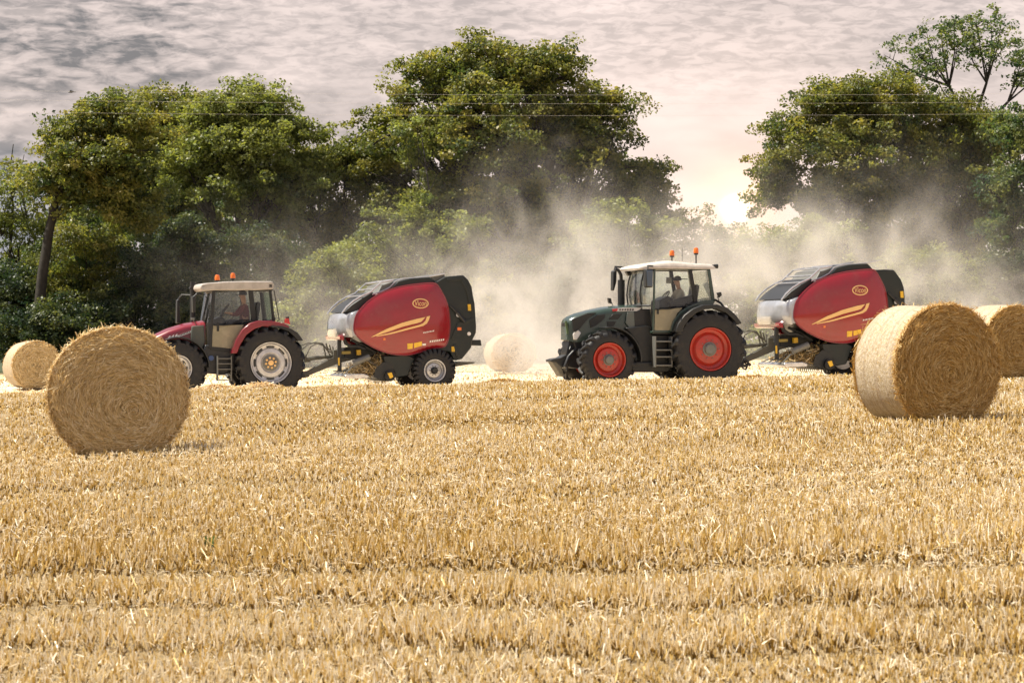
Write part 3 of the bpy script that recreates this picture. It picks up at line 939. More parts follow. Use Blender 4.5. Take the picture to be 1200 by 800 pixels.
def bale(label, px, top, bot, D, yaw, width_m, wx, strands, hw, seed, mat, spiral=(0.0, 0.0), group='round straw bales lying in the field', sink=0.03, smat=None):
    """px = centre pixel, top and bot = pixel rows, width_m = outline width of the face, yaw turns the left flank into view"""
    r = np.random.default_rng(seed)
    s = F / D
    H = (bot - top) / s
    X = (px - 600) / s
    zt = CZ + (400 - top) / s
    zb = zt - H
    ra, rb = width_m / 2, H / 2 + sink
    L = wx
    root = empty('straw_bale', (X, D, zt - rb), R(yaw))
    # local: axis along y, face at -L/2 ; flank is the curved side
    def rad(th, y):
        # superellipse slightly slumped at the bottom
        k = 1 + 0.018 * math.sin(3 * th + seed) + 0.012 * math.sin(5 * th + 2 * seed + y * 2)
        cx, cz = math.cos(th), math.sin(th)
        sx = ra * (1 + (0.035 if cz < -0.3 else 0.0) * min(1, (-cz - 0.3) * 2))
        xx = math.copysign(abs(cx) ** (0.80 if cz < 0 else 1.0), cx) * sx * k
        zz = cz * rb * (k if cz > -0.6 else 1 + (k - 1) * .3)
        return xx, max(zz, -rb * 0.955 + 0.02 * abs(cx))
    n = 96
    b = MB()
    ys = [(-L / 2, 0.0), (-L / 2 + 0.0, 0.35), (-L / 2 - 0.015, 0.62), (-L / 2 - 0.005, 0.84), (-L / 2 + 0.015, 0.94), (-L / 2 + 0.05, 0.985), (-L / 2 + 0.10, 1.0)]
    ring = ys + [(-L / 4, 1.004), (0, 1.0), (L / 4, 1.004)] + [(-a, q) for a, q in ys[::-1]]
    secs = []
    for (y, q) in ring:
        sec = []
        for k in range(n):
            th = 2 * PI * k / n
            x, z = rad(th, y)
            nz = mnoise.noise(Vector((x * 4, y * 4 + seed, z * 4))) * 0.018
            nf = mnoise.noise(Vector((x * 9 * q, seed, z * 9 * q))) * 0.03 if abs(y) > L / 2 - 0.03 else 0
            sec.append((x * max(q, 0.001) * (1 + nz), y + (nf if y < 0 else -nf), z * max(q, 0.001) * (1 + nz)))
        secs.append(sec)
    # core = front and back faces, wrap = curved side
    b.loft(secs, cap=False)
    b.build('core', BALE_CORE, root, ang=80)
    w = MB()
    w.loft([[(x * 1.006, y, z * 1.006) for (x, y, z) in sc] for sc in secs[5:-5]], cap=False)
    w.build('net_wrap', BALE_NET, root, ang=80)
    # strands on the front face (and a few on the back): tangential
    m = strands
    rr = np.sqrt(r.random(m)) * 1.0
    th = r.uniform(0, 2 * PI, m)
    ex = np.cos(th) * ra; ez = np.sin(th) * rb
    lowh = ez < 0
    ex = np.where(lowh, np.sign(ex) * np.abs(np.cos(th)) ** 0.8 * ra * 1.02, ex); ez = np.maximum(ez, -rb * 0.95)
    sx, sz = spiral
    cx = sx * (1 - rr) + ex * rr; cz = sz * (1 - rr) + ez * rr
    tx = -np.sin(th) * ra; tz = np.cos(th) * rb
    tl = np.hypot(tx, tz); tx /= tl; tz /= tl
    jit = r.normal(0, 0.42, m)
    dx = tx * np.cos(jit) - tz * np.sin(jit); dz = tx * np.sin(jit) + tz * np.cos(jit)
    Ls = r.uniform(0.06, 0.26, m) * np.clip(rr + 0.15, 0.3, 1)
    clump = 0.5 + 0.5 * np.sin(rr * 42 + th + 2.6 * np.sin(th * 3 + seed) + 2.0 * np.sin(th * 7 + rr * 9)) 
    out_ = r.uniform(0.0, 0.022, m) + 0.014 * clump
    bulge = np.interp(rr, [0, .35, .62, .84, .94, 1.0], [0, 0, .015, .005, -.015, -.06])
    y0 = -L / 2 - bulge - out_
    back = r.random(m) < 0.12
    P1 = np.stack([cx, y0 - r.uniform(0, 0.012, m), cz], 1)
    curv = (Ls ** 2 / 8 / np.clip(rr * ra, 0.08, 1))[:, None] * np.stack([np.cos(th), np.zeros(m), np.sin(th)], 1)
    dd = np.stack([dx, r.normal(0, 0.16, m), dz], 1) * Ls[:, None] / 2
    P0 = P1 - dd - curv; P2 = P1 + dd - curv
    nrm = np.stack([-dz, r.normal(0, .6, m), dx], 1); nrm /= np.linalg.norm(nrm, axis=1)[:, None]
    wv = nrm * (hw * r.uniform(0.5, 1.5, m))[:, None]
    for P in (P0, P1, P2): P[back, 1] *= -1
    V, Fc = strips(P0, P1, P2, wv)
    rn = np.repeat((0.12 + 0.72 * r.random(m) + 0.16 * clump).clip(0, 1), 2)
    # fuzz on the curved side and along the rims
    q = strands // 9
    th = r.uniform(0, 2 * PI, q)
    edge = r.random(q) < 0.93
    yy = np.where(edge, np.full(q, -1.0) * (L / 2 - np.abs(r.normal(0, 0.035, q))), r.uniform(-L / 2, L / 2, q))
    xx = np.where(np.sin(th) < 0, np.sign(np.cos(th)) * np.abs(np.cos(th)) ** 0.8, np.cos(th)) * ra * 1.01; zz = np.maximum(np.sin(th) * rb * 1.01, -rb * 0.95)
    C = np.stack([xx, yy, zz], 1)
    nn = np.stack([np.cos(th), np.zeros(q), np.sin(th)], 1); tt = np.stack([-np.sin(th), np.zeros(q), np.cos(th)], 1)
    lf = r.uniform(0.03, 0.10, q)[:, None]
    A = C + nn * r.uniform(0, 0.01, q)[:, None]
    d2 = tt * r.normal(0, 1, q)[:, None] + nn * np.abs(r.normal(0, 0.22, q))[:, None] + np.stack([np.zeros(q), r.normal(0, .5, q), np.zeros(q)], 1)
    d2 /= np.linalg.norm(d2, axis=1)[:, None]
    B = A + d2 * lf / 2 + nn * 0.006; D_ = A + d2 * lf + nn * r.uniform(-0.01, 0.012, q)[:, None]
    wv2 = np.cross(d2, nn + r.normal(0, .3, (q, 3))); wv2 /= np.linalg.norm(wv2, axis=1)[:, None]
    V2, F2 = strips(A, B, D_, wv2 * (hw * 0.8 * r.uniform(0.5, 1.4, q))[:, None])
    V = np.concatenate([V, V2]); F_ = np.concatenate([Fc, F2 + len(V) - len(V2)])
    rn = np.concatenate([rn, np.repeat(0.55 + 0.45 * r.random(q), 2)])
    o = np_mesh('loose_strands', V, F_, smat or M[mat], parent=root, rnd=rn)
    o['kind'] = 'stuff'
    tag(root, label, 'straw bale', group)
    return root

bale('big pale straw bale in the left foreground, its round face turned to the viewer', 137, 386, 525, 31.2, 9, 1.46, 1.22, 24000, 0.0034, 1, 'strawdull', (0.18, -0.22))
bale('big golden brown straw bale in the right foreground with its pale wrapped side showing', 1083, 359, 490, 33.0, 19, 1.28, 1.16, 21000, 0.0036, 2, 'strawbrown', (0.02, -0.12))
bale('straw bale cut by the right edge of the picture behind the foreground bale', 1173, 359, 442, 52.5, 22, 1.40, 1.2, 9000, 0.0055, 3, 'strawbrown', (0.0, -0.1))
bale('small distant straw bale at the far left edge of the field', 37, 400, 453, 85, 25, 1.46, 1.2, 5000, 0.008, 4, 'strawdull', (0.0, 0.0))
bale('straw bale half hidden in the dust between the first baler and the green tractor', 597, 391, 434, 91.5, 14, 1.42, 1.2, 1500, 0.011, 5, 'straw', (0.0, 0.0))

# crushed stubble and straw round the foot of the near bales
for i, (x, y, lx, ly, n) in enumerate([(-4.35, 30.8, 0.75, 0.25, 900), (4.95, 32.5, 0.8, 0.25, 900)]):
    straw_heap('fallen_straw', ['loose straw shed round the foot of the left foreground bale', 'loose straw shed round the foot of the right foreground bale'][i], x, y, lx, ly, 0.07, n, M['strawdull'], 0.005, 30 + i)


# small plants
def weed(x, y, h, n, seed, label, mat, name='weed'):
    r = np.random.default_rng(seed)
    P = np.tile(np.array([x, y, float(gz(x, y))]), (n, 1)) + np.stack([r.normal(0, .012, n), r.normal(0, .012, n), np.zeros(n)], 1)
    a = r.uniform(0, 2 * PI, n); l = r.uniform(0.3, 1, n)[:, None] * h
    d = np.stack([np.cos(a) * 0.45, np.sin(a) * 0.45, np.ones(n)], 1)
    P2 = P + d * l; P1 = P + d * l * 0.55 + np.array([0, 0, 0.01])
    wv = np.stack([-np.sin(a), np.cos(a), np.zeros(n)], 1) * 0.008
    v, f = strips(P, P1, P2, wv)
    o = np_mesh(name, v, f, mat, rnd=np.repeat(r.random(n) * 0.4, 2))
    tag(o, label, 'weed')
x, y, z = W(245, 633, 18.2)
weed(x, y, 0.13, 60, 5, 'small dark green weed sprouting in the left foreground stubble', LEAF['dark'])


def flower():
    D = 27.5
    x, y, z = W(727, 537, D)
    g0 = float(gz(x, y))
    root = empty('field_flower', (x, y, g0))
    b = MB(); b.tube([(0, 0, 0), (0.005, 0, (z - g0) * 0.5), (0, 0, z - g0)], 0.003, 5)
    st = MB(); st.tube([(0, 0, 0), (0.005, 0, (z - g0) * 0.5), (0, 0, z - g0)], 0.003, 5)
    for k in range(4):
        a = k * 1.7
        st.tube([(0, 0, 0.03 * k), (0.03 * math.cos(a), 0.03 * math.sin(a), 0.03 * k + 0.02), (0.06 * math.cos(a), 0.06 * math.sin(a), 0.03 * k + 0.015)], [0.004, 0.008, 0.002], 4, flat=0.3)
    st.build('stem', LEAF['dark'], root)
    p = MB()
    for k in range(8):
        a = k * PI / 4
        p.tube([(0, 0, z - g0), (0.014 * math.cos(a), 0.014 * math.sin(a), z - g0 + 0.006), (0.026 * math.cos(a), 0.026 * math.sin(a), z - g0 + 0.004)], [0.003, 0.009, 0.004], 5, flat=0.35)
    p.build('petals', M['white'], root)
    tag(root, 'tiny white flower standing alone in the middle of the stubble', 'flower')
flower()


def bird():
    x, y, z = W(83, 108, 120)
    b = MB()
    b.loft([[(t, r_ * math.cos(a), r_ * math.sin(a)) for a in [k * PI / 4 for k in range(8)]] for t, r_ in ((-0.13, .004), (-0.10, .02), (-0.05, .035), (0.02, .04), (0.08, .022), (0.16, .012), (0.2, .02))])
    for s in (-1, 1):
        b.add([(-0.04, s * .02, .02), (0.05, s * .02, .02), (-0.01, s * .16, .07), (0.07, s * .15, .07), (0.05, s * .30, .02), (0.08, s * .29, .02),
               (-0.04, s * .02, .01), (0.05, s * .02, .01), (-0.01, s * .16, .06), (0.07, s * .15, .06), (0.05, s * .30, .015), (0.08, s * .29, .015)],
              [(0, 1, 3, 2), (2, 3, 5, 4), (6, 7, 9, 8), (8, 9, 11, 10), (0, 2, 8, 6), (2, 4, 10, 8), (1, 3, 9, 7), (3, 5, 11, 9), (4, 5, 11, 10)])
    root = b.build('bird', M['black'], None, ang=60, loc=(x, y, z))
    tag(root, 'tiny dark bird flying above the left trees', 'bird')
bird()

# ------------------------------------------------------------------ machines
class Veh:
    def __init__(self, name, label, cat, px, D, rz, dz=0.0, root=True):
        self.X = (px - 600) / F * D
        self.D = D
        self.ca, self.sa = math.cos(R(rz)), math.sin(R(rz))
        self.z0 = float(gz(self.X, D)) + dz
        self.rz = R(rz)
        if root:
            self.root = empty(name, (self.X, D, self.z0), R(rz))
            tag(self.root, label, cat)

    def P(self, px, py, v=0.0):
        t = (px - 600) / F
        x = (t * (self.D + v * self.ca) - self.X + v * self.sa) / (self.ca - t * self.sa)
        Y = self.D + x * self.sa + v * self.ca
        return (x, CZ + (400 - py) / F * Y - self.z0)

    def L(self, pts, v=0.0):
        return [self.P(a, b, v) for a, b in pts]

    def p3(self, px, py, v=0.0):
        x, z = self.P(px, py, v)
        return (x, v, z)

    def world(self, p):
        return (self.X + p[0] * self.ca - p[1] * self.sa, self.D + p[0] * self.sa + p[1] * self.ca, self.z0 + p[2])


def ring_disc(profile, n=48):
    b = MB(); b.lathe(profile, n=n, axis='Y'); return b


def make_wheel(parent, x, y, z, Rr, w, rr, side, rimmat, style, lugs=20, steer=0.0):
    """side = -1 near the camera; local wheel axis along y, outer face towards side"""
    e = empty('wheel', (x, y, z), steer, parent)
    s = side
    h = w / 2
    t = MB()
    prof = [(-h + .05, rr), (-h + .01, rr + .03), (-h - .005, rr + (Rr - rr) * .45), (-h + .015, Rr - .105), (-h + .055, Rr - .075), (-h * .5, Rr - .066), (0, Rr - .064)]
    prof = prof + [(-a, b_) for a, b_ in prof[::-1][1:]]
    t.lathe(prof + [(h - .06, rr - 0.01), (-h + .06, rr - 0.01)], n=64, axis='Y', closed=True)
    for k in range(lugs):
        for sd in (-1, 1):
            a0 = 2 * PI * (k + (0.5 if sd > 0 else 0)) / lugs
            secs = []
            for u, rad_, wd in ((0.0, Rr - .002, .030), (0.5, Rr, .034), (0.86, Rr - .008, .040), (1.0, Rr - .05, .042), (1.04, Rr - .12, .034)):
                a = a0 - (u * 0.33) * (2 * PI / lugs) * 1.6
                yy = sd * (h * 1.0) * u
                dep = .075 if u < 0.95 else .045
                ring = []
                for (da, dr) in ((-wd / Rr, 0), (wd / Rr, 0), (wd * 1.25 / Rr, -dep), (-wd * 1.25 / Rr, -dep)):
                    ring.append(((rad_ + dr) * math.cos(a + da), yy, (rad_ + dr) * math.sin(a + da)))
                secs.append(ring)
            t.loft(secs)
    t.build('tyre', M['rubber'], e, ang=40)
    q = MB()
    if style == 'silver':
        pr = [(h - .03, rr + .005), (h + .0, rr + .0), (h - .005, rr - .02), (h - .05, rr - .045), (h - .11, rr - .06), (h - .13, rr - .14), (h - .08, rr - .17), (h - .07, rr * .50), (h - .10, rr * .42), (h - .10, .02), (-h + .05, .02), (-h + .05, rr)]
    else:
        pr = [(h - .02, rr + .01), (h + .0, rr + .0), (h - .005, rr - .025), (h - .06, rr - .04), (h - .13, rr - .05), (h - .17, rr - .12), (h - .12, rr * .66), (h - .10, rr * .45), (h - .10, .02), (-h + .05, .02), (-h + .05, rr)]
    if s < 0: pr = [(-a, b_) for a, b_ in pr]
    q.lathe(pr, n=56, axis='Y')
    if style == 'silver':
        q.cur = 1
        for k in range(8):
            a0 = k * PI / 4
            ring = []
            for da in (-.24, -.12, 0, .12, .24): ring.append(((rr - .10) * math.cos(a0 + da), (rr - .10) * math.sin(a0 + da)))
            for da in (.24, .12, 0, -.12, -.24): ring.append(((rr - .135) * math.cos(a0 + da), (rr - .135) * math.sin(a0 + da)))
            q.prism(ring, s * (h - .132), s * (h - .10))
    rim = q.build('rim', [rimmat, M['black']], e, ang=25)
    hb = MB()
    yo = s * (h - .10)
    if style == 'silver':
        hb.lathe([(yo - s * .01, rr * .40), (yo + s * .025, rr * .40), (yo + s * .035, rr * .34), (yo + s * .04, .03), (yo + s * .04, 0.001)], n=32, axis='Y')
        hb.build('hub', M['grey'], e, ang=30)
        bo = MB()
        for k in range(8):
            a = k * PI / 4 + .2
            c = (rr * .24 * math.cos(a), 0, rr * .24 * math.sin(a))
            bo.tube([(c[0], yo + s * .03, c[2]), (c[0], yo + s * .075, c[2])], rr * .055, 6)
        bo.lathe([(yo + s * .04, rr * .13), (yo + s * .09, rr * .13), (yo + s * .10, rr * .09), (yo + s * .10, .001)], n=20, axis='Y')
        bo.build('wheel_bolts', M['gold'], e, ang=30)
    else:
        hb.lathe([(yo - s * .01, rr * .34), (yo + s * .02, rr * .34), (yo + s * .03, rr * .27), (yo + s * .09, rr * .25), (yo + s * .11, rr * .20), (yo + s * .11, .001)], n=32, axis='Y')
        hb.build('hub', M['grey'] if style == 'red' else M['black'], e, ang=30)
        bo = MB()
        for k in range(10):
            a = k * PI / 5
            bo.tube([(rr * .44 * math.cos(a), yo, rr * .44 * math.sin(a)), (rr * .44 * math.cos(a), yo + s * .03, rr * .44 * math.sin(a))], .014, 6)
        bo.build('wheel_bolts', M['grey'], e, ang=30)
    return e


def beam(b, p0, p1, wx, wy=None):
    """square bar between two 3-D points"""
    wy = wy or wx
    p0, p1 = Vector(p0), Vector(p1)
    d = (p1 - p0).normalized()
    s = d.cross(Vector((0, 1, 0)))
    if s.length < 1e-3: s = Vector((1, 0, 0))
    s.normalize(); u = s.cross(d).normalized()
    rings = [[p + s * a * wx / 2 + u * c * wy / 2 for a, c in ((-1, -1), (1, -1), (1, 1), (-1, 1))] for p in (p0, p1)]
    b.loft([[tuple(q) for q in r_] for r_ in rings])


def arc_band(V, outer, inner, v):
    return V.L(outer, v) + V.L(inner[::-1], v)


def both(V, name, pts, v0, v1, mat, bevel=0.012, label=None):
    """one part on each side of the machine, outline pts already local"""
    out = []
    for s in (-1, 1):
        b = MB(); b.prism(pts, s * abs(v0), s * abs(v1))
        o = b.build(name, mat, V.root, bevel=bevel)
        out.append(o)
    return out


def mirror_y(p): return (p[0], -p[1], p[2])


def hood_loft(V, secs, mat, name='hood', nround=5):
    """secs = (px, py top, py bottom, half width); traced on the near flank"""
    rings = []
    for (px, pt, pb, w) in secs:
        x, zt = V.P(px, pt, -w * .8)
        _, zb = V.P(px, pb, -w)
        ring = [(x, -w, zb)]
        r = min(.16, (zt - zb) * .45)
        for k in range(nround + 1):
            a = k / nround * PI / 2
            ring.append((x, -w + r * (1 - math.cos(a)), zt - .03 - r * (1 - math.sin(a))))
        ring.append((x, -w * .35, zt - .004)); ring.append((x, 0, zt + 0.008)); ring.append((x, w * .35, zt - .004))
        for k in range(nround, -1, -1):
            a = k / nround * PI / 2
            ring.append((x, w - r * (1 - math.cos(a)), zt - .03 - r * (1 - math.sin(a))))
        ring.append((x, w, zb))
        rings.append(ring)
    b = MB(); b.loft(rings)
    return b.build(name, mat, V.root, ang=50)


def text_part(name, txt, parent, size, place, mat, shear=0.0, squash=1.0, thick=0.0):
    """writing as mesh; place(u, w) -> 3-D local point, u to the right and w upwards in metres"""
    cu = bpy.data.curves.new('t', 'FONT')
    cu.body = txt; cu.size = size; cu.shear = shear
    cu.align_x = 'CENTER'; cu.align_y = 'CENTER'; cu.offset = thick
    to = bpy.data.objects.new('t', cu)
    COL.objects.link(to)
    dg = bpy.context.evaluated_depsgraph_get()
    me = bpy.data.meshes.new_from_object(to.evaluated_get(dg))
    COL.objects.unlink(to); bpy.data.objects.remove(to); bpy.data.curves.remove(cu)
    for v in me.vertices:
        v.co = Vector(place(v.co.x * squash, v.co.y))
    me.name = name
    me.materials.clear(); me.materials.append(mat)
    o = bpy.data.objects.new(name, me)
    COL.objects.link(o); o.parent = parent
    return o


def make_beacon(V, px, py, v, base_py):
    x, z = V.P(px, py, v)
    _, zb = V.P(px, base_py, v)
    b = MB(); b.lathe([(0, .001), (0, .065), (.02, .07), (.11, .062), (.14, .045), (.15, .001)], (x, v, z - .07), 20, 'Z')
    o = b.build('beacon', M['orange'], V.root, ang=40)
    c = MB(); c.tube([(x, v, zb - .03), (x, v, z - .07)], .018, 8); c.lathe([(0, .001), (0, .055), (.04, .06), (.04, .001)], (x, v, z - .11), 16, 'Z')
    c.build('stem', M['black'], o, ang=40)


def make_seat(V, px, py):
    x, z = V.P(px, py, 0)
    b = MB(); b.box(x - .25, x + .25, -.25, .25, z - .12, z)
    o = b.build('seat', M['black'], V.root, bevel=.04)
    b = MB(); b.prism([(x + .16, z - .02), (x + .30, z - .02), (x + .40, z + .62), (x + .30, z + .66), (x + .26, z + .6)], -.24, .24)
    b.build('backrest', M['black'], V.root, bevel=.03)
    b = MB(); b.tube([(x, 0, z - .5), (x, 0, z - .1)], .12, 10)
    b.build('seat_base', M['black'], V.root)


def make_steering(V, px, py, tilt=0.5):
    x, z = V.P(px, py, 0)
    b = MB()
    n = 24; rr = .20
    pts = []
    for k in range(n + 1):
        a = 2 * PI * k / n
        u, w = rr * math.cos(a), rr * math.sin(a)
        pts.append((x + u * math.cos(tilt + .4), w, z - u * math.sin(tilt + .4) * -1))
    b.tube(pts, .016, 6, cap=False)
    for k in (0, 8, 16):
        b.tube([pts[k], (x, 0, z)], .012, 5)
    o = b.build('steering_wheel', M['black'], V.root)
    c = MB(); c.tube([(x, 0, z), (x - .16, 0, z - .35), (x - .22, 0, z - .8)], [.03, .05, .08], 8)
    c.build('steering_column', M['black'], o)


def person(V, label, hip, neck, head, hand, foot, shirt, cap=True, look=-1.0):
    """seated driver; joints as pixels on the middle plane of the machine"""
    hx, hz = V.P(*hip); nx, nz = V.P(*neck); ex, ez = V.P(*head); ax, az = V.P(*hand); fx, fz = V.P(*foot)
    root = empty('person', V.world((hx, 0, hz)), V.rz)
    tag(root, label, 'person')
    O = Vector((hx, 0, hz))
    def skin(name, verts, edges, radii, mat, parent):
        me = bpy.data.meshes.new(name)
        me.from_pydata([tuple(Vector(v) - O) for v in verts], edges, [])
        o = bpy.data.objects.new(name, me); COL.objects.link(o); o.parent = parent
        me.materials.append(mat)
        md = o.modifiers.new('skin', 'SKIN'); md.use_smooth_shade = True
        sv = me.skin_vertices[0].data
        for i, q in enumerate(radii):
            sv[i].radius = (q, q) if not hasattr(q, '__len__') else q
        sv[0].use_root = True
        sb = o.modifiers.new('sub', 'SUBSURF'); sb.levels = 1; sb.render_levels = 1
        return o
    T = lambda p, q, t: tuple(Vector(p) + (Vector(q) - Vector(p)) * t)
    hipc = (hx, 0, hz); nk = (nx, 0, nz); hd = (ex, 0, ez)
    v = [hipc, T(hipc, nk, .35), T(hipc, nk, .75), nk, (hd[0] + .01, 0, hd[2] - .06), (hd[0], 0, hd[2] + .05), (hd[0] + .01, 0, hd[2] + .10)]
    e = [(0, 1), (1, 2), (2, 3), (3, 4), (4, 5), (5, 6)]
    r_ = [.15, .14, .15, .06, .075, .088, .06]
    def addv(p, pr, rad):
        v.append(tuple(p)); e.append((pr, len(v) - 1)); r_.append(rad); return len(v) - 1
    n1 = addv((hd[0] - .105, 0, hd[2] + .01), 5, .018)      # nose
    arms, legs = [], []
    for s in (-1, 1):
        sh = (nx + .0, s * .17, nz - .07)
        hnd = Vector((ax, s * .17, az))
        el = Vector(sh) + (hnd - Vector(sh)) * .5 + Vector((.02, s * .07, -.15))
        wr = hnd + Vector((.06, 0, -.01))
        a = addv(sh, 2, .065); b_ = addv(el, a, .045); c = addv(wr, b_, .03); d = addv(hnd, c, .032)
        for k, (dx, dy, dz, ln) in enumerate([(-1, -.35, .1, .075), (-1, -.12, .05, .085), (-1, .12, .0, .085), (-1, .35, -.05, .07), (-.3, -s * 1, .3, .05)]):
            f1 = addv(hnd + Vector((dx, dy, dz)) * ln * .55, d, .010)
            addv(hnd + Vector((dx, dy, dz)) * ln * .8 + Vector((0, 0, -.03)), f1, .008)
        arms.append((sh, el, wr))
        th = (hx - .02, s * .10, hz - .02); kn = ((hx + fx) / 2 - .12, s * .16, max(hz, (hz + fz) / 2) + .06); ft = (fx + .04, s * .14, fz + .06)
        a = addv(th, 0, .09); b_ = addv(kn, a, .062); c = addv(ft, b_, .042); addv((ft[0] - .16, ft[1], ft[2] - .04), c, .035)
        legs.append((th, kn, ft))
    skin('body', v, e, r_, M['skin'], root)
    v2 = [T(hipc, nk, .02), T(hipc, nk, .35), T(hipc, nk, .75), T(hipc, nk, .95)]; e2 = [(0, 1), (1, 2), (2, 3)]; r2 = [.165, .155, .168, .085]
    for (sh, el, wr) in arms:
        b0 = len(v2); v2 += [sh, T(sh, el, .5), T(sh, el, 1.0), T(el, wr, .75)]; e2 += [(2, b0), (b0, b0 + 1), (b0 + 1, b0 + 2), (b0 + 2, b0 + 3)]; r2 += [.082, .068, .06, .048]
    skin('shirt', v2, e2, r2, shirt, root)
    v3 = [hipc, (hx, 0, hz + .08)]; e3 = [(0, 1)]; r3 = [.165, .16]
    for (th, kn, ft) in legs:
        b0 = len(v3); v3 += [th, kn, T(kn, ft, .9)]; e3 += [(0, b0), (b0, b0 + 1), (b0 + 1, b0 + 2)]; r3 += [.105, .078, .06]
    skin('trousers', v3, e3, r3, M['cloth_dark'], root)
    c = MB(); cx, cz = hd[0] - O.x, hd[2] - O.z
    c.lathe([(.04, .108), (.09, .106), (.14, .08), (.165, .03), (.168, .001)], (cx + .01, 0, cz), 20, 'Z')
    if cap:
        c.add([(cx - .07, -.075, cz + .05), (cx - .07, .075, cz + .05), (cx - .20, .05, cz + .03), (cx - .20, -.05, cz + .03),
               (cx - .07, -.075, cz + .065), (cx - .07, .075, cz + .065), (cx - .20, .05, cz + .042), (cx - .20, -.05, cz + .042)],
              [(0, 1, 2, 3), (4, 5, 6, 7), (0, 1, 5, 4), (2, 3, 7, 6), (0, 3, 7, 4), (1, 2, 6, 5)])
    c.build('cap', M['cloth_dark'], root, ang=50)
    for s in (-1, 1):
        k = MB(); k.lathe([(-.008, .001), (-.006, .010), (.006, .010), (.008, .001)], (cx - .083, s * .035, cz + .02), 8, 'X'); k.build('eye', M['black'], root)
        k = MB(); k.lathe([(-.012, .001), (-.008, .026), (.008, .030), (.012, .001)], (cx + .01, s * .088, cz + .01), 10, 'Y'); k.build('ear', M['skin'], root)
    k = MB(); k.box(cx - .096, cx - .078, -.028, .028, cz - .05, cz - .04); k.build('mouth', M['red'], root, bevel=.004)
    return root


